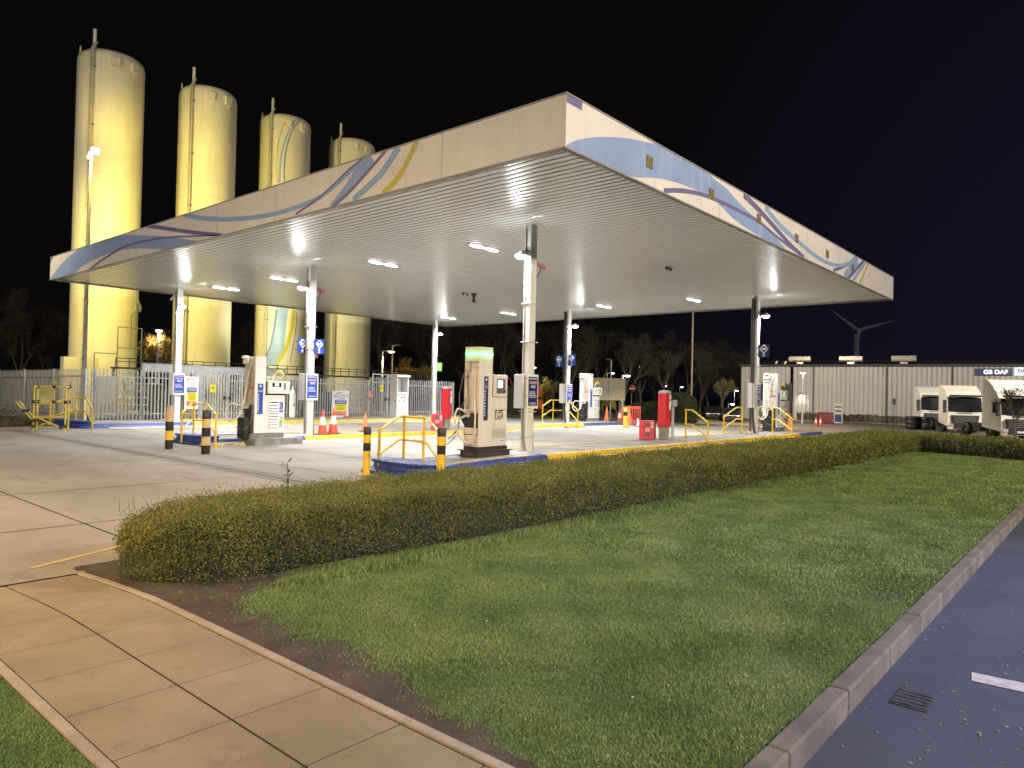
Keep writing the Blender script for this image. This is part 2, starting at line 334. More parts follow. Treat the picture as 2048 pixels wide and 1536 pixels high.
# scatter little leaves and stones as they lie on the ground
def litter(name, n, xr, yr, z, m, sz, lab):
    b = MB()
    for _ in range(n):
        x = random.uniform(*xr); y = random.uniform(*yr); a = random.random() * PI; s = sz * random.uniform(.5, 1.3); zz = z(x, y) + .004
        b.add([(x - s * math.cos(a), y - s * math.sin(a), zz), (x + s * .5 * math.sin(a), y - s * .5 * math.cos(a), zz + s * .3), (x + s * math.cos(a), y + s * math.sin(a), zz + .002), (x - s * .5 * math.sin(a), y + s * .5 * math.cos(a), zz + s * .2)], [(0, 1, 2, 3)])
    return struct(b.obj(name, m, fix=False), 'stuff', lab, 'litter')
litter('fallen_leaves', 170, (3, 9), (.35, 1.1), lambda x, y: -.125, mat('dry_leaf', (.3, .24, .16), .8, var=.3), .012, 'dry leaves and grit along the kerb foot')
litter('soil_debris', 260, (2.36, 2.9), (1, 7), lambda x, y: gf(x, y), mat('dry_stem', (.16, .11, .06), .8, var=.3), .014, 'small stems and stones on the bare soil')
litter('lawn_leaves', 80, (3, 14), (1.4, 5), lambda x, y: gf(x, y) + .03, mat('pale_leaf', (.42, .38, .2), .8, var=.2), .012, 'small pale leaves and daisies on the lawn')

# ------------------------------------------------------------------ vegetation as many small faces
def cloud(name, P, D, L, W, m, smooth=False):
    """P centres, D unit directions, L lengths, W widths: one thin rhombus each (numpy arrays)"""
    n = len(P); R = RNG.normal(size=(n, 3)); S = np.cross(D, R); S /= np.linalg.norm(S, axis=1)[:, None] + 1e-9
    L = np.broadcast_to(L, (n,))[:, None]; W = np.broadcast_to(W, (n,))[:, None]
    V = np.stack([P - D * L / 2, P + S * W / 2, P + D * L / 2, P - S * W / 2], 1).reshape(-1, 3)
    me = bpy.data.meshes.new(name); me.vertices.add(4 * n); me.vertices.foreach_set('co', V.ravel().astype(np.float32))
    me.loops.add(4 * n); me.loops.foreach_set('vertex_index', np.arange(4 * n, dtype=np.int32))
    me.polygons.add(n); me.polygons.foreach_set('loop_start', np.arange(0, 4 * n, 4, dtype=np.int32)); me.polygons.foreach_set('loop_total', np.full(n, 4, np.int32))
    a = me.attributes.new('tone', 'FLOAT', 'FACE'); a.data.foreach_set('value', RNG.random(n).astype(np.float32))
    me.materials.append(m); me.update(calc_edges=True); me.validate()
    o = bpy.data.objects.new(name, me); COL.objects.link(o); return o
def leafmat(name, cols, rough=.55, nscale=2.2, trans=.25):
    m = bpy.data.materials.new(name); m.use_nodes = True; nt = m.node_tree; b = nt.nodes['Principled BSDF']; N = nt.nodes.new; L = nt.links.new
    at = N('ShaderNodeAttribute'); at.attribute_name = 'tone'; tc = N('ShaderNodeTexCoord'); n = N('ShaderNodeTexNoise'); n.inputs['Scale'].default_value = nscale; n.inputs['Detail'].default_value = 4
    L(tc.outputs['Object'], n.inputs['Vector']); ad = N('ShaderNodeMath'); ad.operation = 'MULTIPLY_ADD'; ad.inputs[1].default_value = .55; L(at.outputs['Fac'], ad.inputs[0])
    nr = N('ShaderNodeMath'); nr.operation = 'MULTIPLY_ADD'; nr.inputs[1].default_value = 1.3; nr.inputs[2].default_value = -.42; L(n.outputs['Fac'], nr.inputs[0]); L(nr.outputs[0], ad.inputs[2])
    r = N('ShaderNodeValToRGB'); els = r.color_ramp.elements
    for i, c in enumerate(cols):
        e = els[i] if i < 2 else els.new(i / (len(cols) - 1)); e.position = i / (len(cols) - 1); e.color = (*c, 1)
    L(ad.outputs[0], r.inputs['Fac']); L(r.outputs['Color'], b.inputs['Base Color']); b.inputs['Roughness'].default_value = rough; b.inputs['Specular IOR Level'].default_value = .25
    MATS[name] = m; return m
hedge_l = leafmat('hedge_leaves', [(.045, .055, .012), (.105, .118, .022), (.16, .158, .03), (.24, .21, .05)])
grass_l = leafmat('grass_blades', [(.055, .095, .024), (.10, .165, .04), (.175, .24, .065), (.28, .29, .12)], nscale=1.7)
topi_l = leafmat('topiary_leaves', [(.02, .035, .012), (.04, .065, .02), (.06, .09, .03)])
shrub_l = leafmat('verge_shrub_leaves', [(.04, .035, .02), (.07, .07, .03), (.12, .1, .05)])
hcore = mat('hedge_inner_twigs', (.034, .034, .014), .95, var=.4, scale=14, bump=1.0, bscale=30)
def unit(a): return a / (np.linalg.norm(a, axis=1)[:, None] + 1e-9)
def vnoise(x, y, s=1.0, seed=0):
    return (np.sin(x * 2.1 * s + seed) * np.sin(y * 2.7 * s + seed * 1.7) + .5 * np.sin(x * 5.3 * s + 1.3 + seed) * np.sin(y * 4.9 * s) + .35 * np.sin(x * 11.1 * s + seed * .3) * np.sin(y * 9.7 * s + 2)) / 1.85

# clipped hedge: profile swept along a line
def hedge(name, line, hw, ht, dens, label, seed=1, round_end=True, mleaf=None):
    t = thing(name, label, 'hedge', (0, 0, 0)); line = [np.array(p, float) for p in line]
    seg = [np.linalg.norm(b - a) for a, b in zip(line, line[1:])]; total = sum(seg)
    def at(s):
        s = np.clip(s, 0, total); out = np.zeros((len(s), 2)); dr = np.zeros((len(s), 2)); acc = 0
        for a, b, L in zip(line, line[1:], seg):
            msk = (s >= acc - 1e-6); out[msk] = a + (b - a) * ((s[msk] - acc) / L)[:, None]; dr[msk] = (b - a) / L; acc += L
        return out, dr
    # core
    ns = int(total / .25) + 1; S = np.linspace(0, total, ns); P, D = at(S); prof = [(-.93, -.2), (-1, .3), (-.95, .72), (-.8, .93), (-.3, .98), (.3, .98), (.8, .93), (.95, .72), (1, .3), (.93, -.2)]
    vs = []; fs = []; m = len(prof)
    for i in range(ns):
        e = min(S[i] / .8, 1.0); sc_ = math.sqrt(max(0.02, 1 - (1 - e) ** 2)) if round_end else 1
        nrm = np.array([-D[i][1], D[i][0]])
        for (u, w) in prof:
            q = P[i] + nrm * u * hw * sc_ * .80; k_ = .84 + .06 * float(vnoise(q[0], q[1], 1.1, seed))
            vs.append((q[0], q[1], gf(*q) + max(-.1, w * ht * k_ * (.55 + .45 * sc_)) - .03))
    for i in range(ns - 1):
        for j in range(m - 1): fs.append((i * m + j, i * m + j + 1, (i + 1) * m + j + 1, (i + 1) * m + j))
    fs.append(tuple(range(m))); MB().add(vs, fs, True).obj('inner_branches', hcore, t)
    # leaves over sides and top, denser where the camera is near
    for (s0, s1, dn, lf) in dens:
        area = (s1 - s0) * (2 * ht + 2 * hw); n = int(area * dn); s = RNG.uniform(s0, s1, n); P, D = at(s); e = np.minimum(s / .8, 1.0)
        scl = np.sqrt(np.maximum(.02, 1 - (1 - e) ** 2)) if round_end else np.ones(n)
        a = RNG.random(n); w = np.zeros(n); u = np.zeros(n); per = 2 * ht + 2 * hw; q = a * per
        side1 = q < ht; side2 = (q >= ht) & (q < 2 * ht); top = q >= 2 * ht
        u[side1] = -1; w[side1] = q[side1] / ht; u[side2] = 1; w[side2] = (q[side2] - ht) / ht; u[top] = (q[top] - 2 * ht) / hw - 1; w[top] = 1
        # rounded shoulders
        cor = (np.abs(u) > .7) & (w > .7); rr = np.where(cor, .3 * (1 - np.sqrt(np.maximum(0, 1 - np.minimum(1, ((np.abs(u) - .7) / .3)) ** 2 * ((w - .7) / .3) ** 2))), 0)
        u = u * (1 - rr * .5); w = w * (1 - rr * .5)
        nrm = np.stack([-D[:, 1], D[:, 0]], 1); X = P + nrm * (u * hw * scl)[:, None]
        jit = .035 * vnoise(X[:, 0] + w * 2, X[:, 1] + w, 2.0, seed) + .05 * vnoise(X[:, 0], w * 4 + X[:, 1], 4.1, seed + 2)
        out2 = nrm * np.where(top, 0, u)[:, None]
        X = X + out2 * jit[:, None]
        z = w * ht * (1 + .07 * vnoise(X[:, 0], X[:, 1], 1.1, seed)) * (.55 + .45 * scl) + np.where(top, jit + .02 * RNG.normal(size=n), 0)
        base = gz(X[:, 0], X[:, 1])
        C = np.stack([X[:, 0], X[:, 1], base + z], 1) + RNG.normal(size=(n, 3)) * .026
        sk = RNG.random(n) < .03; C[:, 2] += np.where(sk & top, RNG.uniform(0, .10, n), 0)
        N3 = np.concatenate([out2, np.where(top, 1., .25)[:, None]], 1); Dn = unit(N3 + RNG.normal(size=(n, 3)) * .9)
        keep = C[:, 2] > base + .03; keep &= ~((w < .25) & (RNG.random(n) < .6))
        o = cloud('foliage', C[keep], Dn[keep], lf * RNG.uniform(.5, 1.5, keep.sum()), lf * .5, mleaf or hedge_l); o.parent = t
    # bare twigs showing in the near face and sticking out of the top
    tw = MB()
    for _ in range(int(150 * total ** .7)):
        s = random.uniform(0, min(total, 14)); P, D = at(np.array([s])); nr = np.array([-D[0][1], D[0][0]]); sd = random.choice((-1, 1, -1)); z0 = random.uniform(.05, ht)
        q = P[0] + nr * sd * hw * .95 * (1 if s > .8 else .6); q2 = q + nr * sd * random.uniform(.02, .09) + D[0] * random.uniform(-.15, .15)
        if random.random() < .4: z0 = ht * .95; q = P[0] + nr * random.uniform(-.9, .9) * hw; q2 = q + np.array([random.uniform(-.05, .05), random.uniform(-.05, .05)])
        zz = gf(*q); tw.tube([(q[0], q[1], zz + z0), ((q[0] + q2[0]) / 2, (q[1] + q2[1]) / 2, zz + z0 + .05), (q2[0], q2[1], zz + z0 + random.uniform(.06, .13))], [.0028, .002, .0012], 4, False)
    tw.obj('twigs', twig_m, t, fix=False)
    return t
hedge('hedge', [(2.42, 6.36), (2.9, 6.29), (3.4, 6.225), (4.0, 6.16), (4.8, 6.09), (5.8, 6.03), (7, 5.99), (9, 5.965), (12, 5.94), (26, 5.8)], .92, .53, [(0, 3.5, 10500, .019), (3.5, 7.5, 6500, .023), (7.5, 13, 2800, .032), (13, 23.8, 1300, .048)],
      'long low clipped olive green hedge between lawn and filling station', seed=3)
hedge('hedge', [(27.3, 6.6), (25.2, 1.8), (23.4, -2.5), (21, -8)], .8, .52, [(0, 11, 900, .055), (11, 15.5, 500, .06)], 'low dark hedge across the far end of the lawn', seed=8, round_end=False)
# weed standing above the hedge
w = MB(); bx, by = 3.95, 6.35
w.tube([(bx, by, .42), (bx + .01, by, .66), (bx, by + .01, .84)], [.008, .006, .004], 5)
for i in range(26):
    a = random.random() * 6.28; z = random.uniform(.6, .84); l = random.uniform(.06, .12)
    c = Vector((bx, by, z)); d = Vector((math.cos(a), math.sin(a), random.uniform(-.3, .7))).normalized(); s_ = d.cross(Vector((0, 0, 1))).normalized() * .014
    w.add([c, c + d * l * .5 + s_, c + d * l, c + d * l * .5 - s_], [(0, 1, 2, 3)])
wt = tag(w.obj('weed', mat('weed_green', (.06, .07, .025), .7), fix=False), 'single spindly weed standing up from the top of the near hedge', 'weed')
# grass
def grass(name, n, xr, yr, hgt, wid, lab, soilx=None):
    x = RNG.uniform(*xr, n); y = RNG.uniform(*yr, n)
    if soilx is not None:
        edge = soil_edge(y) + RNG.normal(size=n) * .11; k_ = (x > edge) | (RNG.random(n) < .04); x, y = x[k_], y[k_]; n = len(x)
    h = hgt * RNG.uniform(.5, 1.25, n) * (1 + .6 * vnoise(x, y, 1.4, 5)); D = unit(np.stack([RNG.normal(size=n) * .8 + .7 * vnoise(x, y, 1.6, 1), RNG.normal(size=n) * .55, np.ones(n)], 1))
    P = np.stack([x, y, gz(x, y) + h * .35], 1); return struct(cloud(name, P, D, h, wid * RNG.uniform(.6, 1.4, n), grass_l), 'stuff', lab, 'grass')
grass('grass', 300000, (2.4, 6.2), (1.22, 5.5), .026, .0032, 'short green lawn grass nearest the path', 2.72)
grass('grass', 190000, (6.2, 12.5), (1.22, 5.3), .03, .006, 'short green lawn grass in the middle of the lawn')
grass('grass', 80000, (12.5, 25.5), (1.22, 5.2), .035, .013, 'short green lawn grass at the far end')
grass('grass', 60000, (.2, 1.13), (2.6, 5), .026, .003, 'green grass at the left edge of the path')
# longer tufts under the hedge foot
n = 9000; x = RNG.uniform(3.1, 11, n); y = 5.12 - np.abs(RNG.normal(size=n)) * .12; P = np.stack([x, y, gz(x, y) + .04], 1)
struct(cloud('grass', P, unit(np.stack([RNG.normal(size=n) * .4, RNG.normal(size=n) * .4, np.ones(n)], 1)), .10 * RNG.uniform(.5, 1.2, n), .006, grass_l), 'stuff', 'longer grass tufts along the foot of the hedge', 'grass')

# ================================================================== CANOPY
S = 5.75; CX0, CX1, CY0, CY1 = 9.45, 31.83, 7.08, 32.97; FT = 6.61
canopy = thing('canopy', 'large flat filling station canopy with swoosh patterned fascia and ribbed white underside', 'canopy', (0, 0, 0))
# ribbed soffit: planks 150 mm wide running along y with a groove between
sf = MB(); xs = []; zs = []
x = CX0 + .06
while x < CX1 - .2:
    for dx, dz in ((0, .03), (.032, .03), (.0325, .004), (.038, 0), (.07, -.003), (.115, -.0042), (.16, -.003), (.194, 0), (.1995, .004)): xs.append(x + dx); zs.append(S + dz)
    x += .2
ysl = [CY0 + .06, 13.5, 20, 26.5, CY1 - .06]; n = len(xs)
vs = [(xs[i], yy, zs[i]) for yy in ysl for i in range(n)]
sf.add(vs, [(j * n + i, (j + 1) * n + i, (j + 1) * n + i + 1, j * n + i + 1) for j in range(4) for i in range(n - 1)])
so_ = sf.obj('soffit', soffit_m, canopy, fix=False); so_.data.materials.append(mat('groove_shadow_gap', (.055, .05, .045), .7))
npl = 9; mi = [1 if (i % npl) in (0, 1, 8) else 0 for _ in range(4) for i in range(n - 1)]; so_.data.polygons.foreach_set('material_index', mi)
MB().box(CX0 + .1, CX1 - .1, CY0 + .1, CY1 - .1, S + .045, FT - .12).obj('roof_deck', grey, canopy)
fa = MB()
fa.box(CX0, CX0 + .055, CY0 + .057, CY1, S - .02, FT); fa.box(CX0, CX1, CY0, CY0 + .055, S - .02, FT)
fa.box(CX1 - .055, CX1, CY0 + .057, CY1, S - .02, FT); fa.box(CX0 + .057, CX1 - .057, CY1 - .055, CY1, S - .02, FT)
fa.obj('fascia', fascia_m, canopy)
tr = MB()
tr.box(CX0 - .012, CX0 + .075, CY0 - .012, CY1 + .012, FT + .002, FT + .03); tr.box(CX0 + .078, CX1 + .012, CY0 - .012, CY0 + .075, FT + .002, FT + .03)
tr.box(CX1 - .075, CX1 + .012, CY0 + .08, CY1 + .012, FT + .002, FT + .03)
tr.box(CX0 - .01, CX0 + .1, CY0 - .01, CY1 + .01, S - .05, S - .022); tr.box(CX0 + .103, CX1 + .01, CY0 - .01, CY0 + .1, S - .05, S - .022); tr.box(CX1 - .1, CX1 + .01, CY0 + .103, CY1 + .01, S - .05, S - .022); tr.box(CX0 + .103, CX1 - .103, CY1 - .1, CY1 + .01, S - .05, S - .022)
tr.obj('fascia_trim', mat('trim_grey', (.3, .28, .25), .5, var=.1), canopy)
y = CY0 + 2.98; jb = mat('joint_brown', (.22, .17, .12), .7)
while y < CY1: MB().box(CX0 - .0025, CX0 + .002, y, y + .008, S - .018, FT - .002).obj('panel_joint', jb, canopy); y += 3.0
x = CX0 + 2.98
while x < CX1: MB().box(x, x + .008, CY0 - .0025, CY0 + .002, S - .018, FT - .002).obj('panel_joint', jb, canopy); x += 3.0
# swooshes: flat vinyl shapes 3-6 mm proud of each face, given in real fascia coordinates
def dens(pl, k=6):
    return [tuple(v) for v in bez([(*p, 0) for p in pl], k)]
def clipz(v, lo=S - .016, hi=FT - .002): return min(max(v, lo), hi)
def ribbon(mb, ctr, w, face, off):
    mb.mark()
    """ctr: pixel polyline measured on the photo and turned into fascia coordinates; w: ribbon height in metres"""
    P = [conv(face, *p) for p in ctr]; P = [Vector((p[0], p[1], 0)) for p in P]; P = bez(P, 6)
    ws = [v * .82 for v in (w if isinstance(w, (list, tuple)) else (w, w))]
    top = []; bot = []
    for i, p in enumerate(P):
        t = (P[min(i + 1, len(P) - 1)] - P[max(i - 1, 0)]).normalized(); q = Vector((-t.y, t.x, 0)); ww = ws[0] + (ws[1] - ws[0]) * i / (len(P) - 1)
        top.append(p + q * ww / 2); bot.append(p - q * ww / 2)
    for i in range(len(P) - 1): poly(mb, face, off, [top[i], top[i + 1], bot[i + 1], bot[i]])
def conv(face, px, py):
    if face == 'L': r = on_x(90 + px / 2.56, 280 + py / 2.56, CX0); return (r[1], r[2])
    r = on_y(1120 + px / 3.0118, 180 + py / 3.0118, CY0); return (r[0], r[2])
def cliphalf(P, sgn, lim):
    out = []; n = len(P)
    for i in range(n):
        a, b = P[i], P[(i + 1) % n]; ia = (a[1] - lim) * sgn >= 0; ib = (b[1] - lim) * sgn >= 0
        if ia: out.append(a)
        if ia != ib: t = (lim - a[1]) / (b[1] - a[1]); out.append((a[0] + (b[0] - a[0]) * t, lim))
    return out
def poly(mb, face, off, P):
    P = [(p[0], p[1]) for p in P]; P = cliphalf(P, 1, S - .017); P = cliphalf(P, -1, FT - .003) if len(P) > 2 else P
    lo = (CY0 if face == 'L' else CX0) + .004; P = [(max(a, lo), b) for a, b in P]
    if len(P) < 3: return
    if face == 'L': mb.add([(CX0 - off, a, b) for a, b in P], [tuple(range(len(P)))])
    else: mb.add([(a, CY0 - off, b) for a, b in P], [tuple(range(len(P)))])
def strippoly(mb, face, off, up, lo):
    mb.mark()
    U = bez([Vector((*conv(face, *p), 0)) for p in up], 8); L_ = bez([Vector((*conv(face, *p), 0)) for p in lo], 8)
    # pair by parameter along u
    us = np.linspace(max(min(p.x for p in U), min(p.x for p in L_)), min(max(p.x for p in U), max(p.x for p in L_)), 60)
    def itp(C):
        C = sorted(C, key=lambda p: p.x); return np.interp(us, [p.x for p in C], [p.y for p in C])
    zu, zl = itp(U), itp(L_)
    for i in range(59): poly(mb, face, off, [(us[i], zu[i]), (us[i + 1], zu[i + 1]), (us[i + 1], zl[i + 1]), (us[i], zl[i])])
A = MB()
strippoly(A, 'L', .004, [(25, 712), (80, 640), (150, 575), (240, 518), (390, 489), (480, 488), (590, 492), (700, 505), (775, 516)], [(25, 714), (130, 695), (200, 640), (300, 590), (400, 562), (500, 556), (610, 562), (700, 560), (775, 545)])
ribbon(A, [(1465, 340), (1540, 255), (1600, 175), (1668, 80)], (.13, .5), 'L', .004)
strippoly(A, 'R', .004, [(40, 330), (90, 305), (160, 290), (250, 283), (350, 286), (450, 298), (560, 322), (700, 330), (940, 545), (1000, 590), (1060, 660), (1130, 730), (1200, 790), (1280, 870), (1352, 948)],
          [(40, 345), (250, 460), (440, 523), (540, 527), (640, 541), (740, 570), (830, 605), (900, 640), (960, 690), (1040, 770), (1120, 830), (1200, 880), (1280, 930), (1352, 980)])
ribbon(A, [(1715, 1125), (1750, 1075), (1792, 1020)], (.3, .6), 'R', .004)
A.objs('blue_swoosh', f_blue, canopy)
A = MB()
ribbon(A, [(230, 662), (300, 610), (400, 550), (500, 520), (620, 500), (750, 493), (880, 488)], (.10, .05), 'L', .0075)
ribbon(A, [(505, 438), (600, 450), (750, 472), (905, 486)], (.16, .12), 'L', .0075)
ribbon(A, [(1285, 380), (1400, 300), (1500, 208), (1560, 150), (1625, 98)], (.07, .07), 'L', .0075)
ribbon(A, [(1480, 338), (1560, 265), (1650, 165), (1750, 50)], (.09, .09), 'L', .0105)
ribbon(A, [(625, 606), (720, 606), (820, 620), (900, 645), (980, 680), (1100, 740), (1200, 795), (1300, 880), (1410, 965)], (.12, .09), 'R', .0075)
ribbon(A, [(1105, 630), (1200, 725), (1300, 835), (1380, 925), (1470, 1010)], (.19, .15), 'R', .0105)
ribbon(A, [(1645, 1088), (1715, 1058), (1785, 1008)], (.13, .13), 'R', .0075)
ribbon(A, [(1730, 1140), (1780, 1085), (1828, 1028)], (.15, .15), 'R', .0075)
A.mark(); poly(A, 'R', .004, [(CX0, FT), (CX0, FT - .14), (CX0 + .45, FT - .14), (CX0 + .45, FT)])
A.mark(); poly(A, 'L', .004, [(CY1 - .01, FT), (CY1 - .01, FT - .2), (CY1 - .35, FT)])
A.objs('purple_swoosh', f_purple, canopy)
A = MB()
ribbon(A, [(690, 375), (800, 400), (950, 405), (1100, 392), (1250, 357), (1400, 297), (1500, 220), (1600, 130), (1645, 92)], (.17, .1), 'L', .006)
ribbon(A, [(1578, 308), (1700, 195), (1755, 125), (1812, 35)], (.2, .2), 'L', .006)
ribbon(A, [(1235, 705), (1330, 820), (1420, 900), (1520, 985), (1600, 1035), (1680, 1057), (1740, 1040), (1800, 1003)], (.17, .13), 'R', .009)
ribbon(A, [(1765, 1150), (1800, 1095), (1840, 1035)], (.17, .17), 'R', .009)
A.objs('light_blue_swoosh', f_teal, canopy)
A = MB()
ribbon(A, [(1730, 272), (1790, 215), (1840, 140), (1905, 5)], (.17, .17), 'L', .006)
ribbon(A, [(1803, 1168), (1828, 1115), (1855, 1048)], (.14, .14), 'R', .006)
A.objs('olive_swoosh', f_olive, canopy)
vt = mat('vent_brass', (.28, .22, .08), .6, var=.4, scale=20)
for x in (12.2, 14.97, 17.74, 20.52, 23.3, 26.08):
    v = MB(); v.box(x - .13, x + .13, CY0 - .016, CY0 - .0005, 6.06, 6.3)
    for i in range(3): v.box(x - .11 + i * .08, x - .06 + i * .08, CY0 - .022, CY0 - .0165, 6.08, 6.28)
    v.obj('vent_plate', vt, canopy)

# columns (parts of the canopy)
CPOS = [(13.52, 11.12), (13.7, 20.85), (13.7, 30.8), (28.7, 30.8), (28.4, 20.85), (28.3, 11.3)]
ISL = .15
for ci, (cx, cy) in enumerate(CPOS):
    z0 = gf(cx, cy) + ISL
    post = MB().box(cx - .125, cx + .125, cy - .1, cy + .1, z0, S + .02).obj('column', colw, canopy, bevel=.012)
    f = MB().box(cx - .19, cx + .19, cy - .17, cy + .17, z0 - .002, z0 + .022)
    for sx in (-1, 1):
        f.add([(cx + sx * .128, cy - .012, z0 + .022), (cx + sx * .185, cy - .012, z0 + .022), (cx + sx * .128, cy - .012, z0 + .26), (cx + sx * .128, cy + .012, z0 + .022), (cx + sx * .185, cy + .012, z0 + .022), (cx + sx * .128, cy + .012, z0 + .26)],
              [(0, 1, 2), (3, 5, 4), (0, 3, 4, 1), (1, 4, 5, 2), (2, 5, 3, 0)])
    f.obj('base_plate', colw, post)
    MB().box(cx - .2, cx + .2, cy - .19, cy + .19, S - .012, S - .003).obj('head_collar', soffit_m, post)
    for z in ((.42, 1.35, 1.78, 2.9, 3.65) if ci else (.5, 1.12, 1.52, 2.83, 3.78)):
        s_ = MB(); s_.box(cx - .135, cx + .135, cy - .11, cy - .1025, z, z + .025); s_.box(cx - .135, cx - .1275, cy - .11, cy + .11, z, z + .025)
        s_.box(cx + .128, cx + .135, cy - .11, cy + .11, z, z + .025); s_.tube([(cx - .135, cy - .17, z + .012), (cx - .135, cy + .16, z + .012)], .012, 6); s_.tube([(cx + .15, cy - .16, z + .012), (cx + .15, cy + .16, z + .012)], .012, 6)
        s_.obj('clamp_band', galv, post)
    cm = dark if ci in (4, 5) else grey
    cb = MB(); r_ = .045 if ci in (4, 5) else .016
    cb.tube(bez([(cx - .15, cy + .03, S - .1), (cx - .15, cy + .03, 3), (cx - .15, cy + .03, 1.2), (cx - .15, cy - .02, z0 + .3), (cx - .15, cy - .1, z0 + .02)], 4), r_, 8)
    if ci in (4, 5): cb.tube([(cx - .15, cy + .12, S - .1), (cx - .15, cy + .12, z0 + .1)], .03, 8)
    cb.tube(bez([(cx + .14, cy - .06, 1.1), (cx + .15, cy - .07, .6), (cx + .15, cy - .1, z0 + .02)], 4), .012, 6)
    cb.obj('conduit', cm, post)
    wr = MB().prism([(-.055, -.1), (.055, -.1), (.055, .0), (0, .12), (-.055, .0)], (cx + .02, cy - .1035, 1.22 if ci else 1.24), (1, 0, 0), (0, 0, 1), (0, -.004, 0)); wr.obj('warning_label', signyel, post)

# column floodlights
def flood(i, dx, dy, lab):
    cx, cy = CPOS[i]; c = (cx + dx, cy + dy, 4.95)
    t = thing('floodlight', lab, 'floodlight', c, 0, 'round floodlights fixed to the canopy columns')
    MB().lathe([(0, .10), (.07, .10), (.075, .05), (.13, .035), (.165, 0), (.17, -.02), (.155, -.02)], n=20).obj('housing', galv, t)
    MB().lathe([(.15, -.012), (.145, -.04), (.10, -.085), (0, -.10)], n=20).obj('lens', lensF, t)
    l = math.hypot(dx, dy); ux, uy = -dx / l, -dy / l
    MB().tube([(0, 0, .06), (ux * (l - .1), uy * (l - .1), .06), (ux * (l - .1), uy * (l - .1), -.12)], .014, 6).obj('bracket', galv, t)
    ld = bpy.data.lights.new('floodlight_lamp', 'SPOT'); ld.energy = 480; ld.spot_size = 2.75; ld.spot_blend = .35; ld.shadow_soft_size = .1; ld.color = (.96, .98, 1)
    lo = bpy.data.objects.new('floodlight_lamp', ld); COL.objects.link(lo); lo.location = (c[0], c[1], c[2] - .1); lo.rotation_euler = (0, 0, 0)
    pd = bpy.data.lights.new('floodlight_bowl_glow', 'POINT'); pd.energy = 11; pd.shadow_soft_size = .09; pd.color = (.96, .98, 1); po = bpy.data.objects.new('floodlight_bowl_glow', pd); COL.objects.link(po); po.location = (c[0] + dx * .75, c[1] + dy * .75, c[2] - .02)
flood(0, -.34, .02, 'round floodlight on the nearest column, beside the green lit pump')
flood(1, -.34, .02, 'round floodlight on the middle column of the left row')
flood(2, -.02, -.32, 'round floodlight on the column at the far left by the fence')
flood(3, .1, -.32, 'round floodlight on the farthest column by the white air machine')
flood(4, .12, -.32, 'round floodlight on the middle column of the far row')
flood(5, .14, -.32, 'round floodlight on the right-hand column nearest the warehouse')
# recessed twin lights
nm = ['nearest to the right fascia', 'second from the right fascia', 'third from the right fascia', 'fourth, nearest the tanks']
i = 0
for cxl, row in ((14.85, 'left'), (28.0, 'far')):
    for k, yy in enumerate((13.95, 18.5, 24.45, 29.0)):
        t = thing('canopy_light', f'twin lens ceiling light, {row} row, {nm[k]}', 'ceiling light', (cxl, yy, S), 0, 'twin lights recessed in the canopy underside')
        MB().prism([(-.85, 0), (-.45, -.15), (.45, -.15), (.85, 0), (.45, .15), (-.45, .15)], (0, 0, -.006), (1, 0, 0), (0, 1, 0), (0, 0, -.012)).obj('frame', soffit_m, t)
        for sx in (-.31, .31):
            MB().lathe([(0, -.05), (.2, -.045), (.27, -.03), (.285, -.018)], (sx, 0, 0), 20, 1, .33).obj('lens', lensW, t)
        for sx in (-.31, .31):
            ld = bpy.data.lights.new('canopy_lamp', 'AREA'); ld.shape = 'ELLIPSE'; ld.size = .5; ld.size_y = .15; ld.energy = 105; ld.color = (.93, .96, 1); ld.spread = 2.8
            lo = bpy.data.objects.new('canopy_lamp', ld); COL.objects.link(lo); lo.location = (cxl + sx, yy, S - .055)
# small cameras and sensors under the soffit
def soffit_cam(px, py, lab, dome):
    d = ray(px, py); t = (S - .1 - H) / d[2]; x, y = d[0] * t, d[1] * t
    o = thing('security_camera', lab, 'security camera', (x, y, S - .005))
    if dome:
        MB().lathe([(.12, 0), (.12, -.05), (.07, -.09), (.05, -.25), (.11, -.34), (.1, -.36), (0, -.36)], n=16).obj('body', dark, o)
    else:
        MB().tube([(-.16, 0, -.02), (.16, .0, -.03)], .03, 8).obj('bar', galv, o)
        for sx in (-.12, .13): MB().lathe([(0, -.12), (.045, -.1), (.055, -.06), (.04, -.03)], (sx, 0, 0), 12).obj('sensor', dark, o)
soffit_cam(948, 592, 'dark bell shaped camera hanging under the middle of the canopy', True)
soffit_cam(930, 590, 'small twin sensor under the canopy beside the bell shaped camera', False)
soffit_cam(1337, 540, 'small twin sensor under the right side of the canopy', False)
# horns / cameras on columns
def colcam(i, dx, dy, z, m, lab, aim=(.2, -.1, -.08), loop=True):
    cx, cy = CPOS[i]; o = thing('column_camera', lab, 'camera', (cx + dx, cy + dy, z))
    a = Vector(aim); MB().obox(a * .75, a.normalized() * .15, a.cross(Vector((0, 0, 1))).normalized() * .04, Vector((0, 0, .045))).obj('housing', m, o, bevel=.008)
    MB().tube([(0, 0, 0), tuple(a * .4)], .022, 8).obj('bracket', dark, o)
    if loop: MB().tube(bez([tuple(a * .8), (a.x * .7, a.y * .7, -.2), (a.x * .3, a.y * .3, -.36), (0, 0, -.3), (0, 0, -.08)], 5), .014, 6).obj('cable', dark, o)
redcam = mat('faded_red_housing', (.3, .05, .04), .5, var=.2)
colcam(0, .15, 0, 4.85, redcam, 'dull red camera with cable loop on the nearest column')
colcam(1, .15, 0, 5.0, redcam, 'dull red camera with cable loop on the middle column of the left row')
colcam(2, -.15, .05, 5.45, mat('grey_camera', (.3, .3, .32), .4), 'grey tilted camera at the head of the far left column', (-.18, -.02, -.2), False)
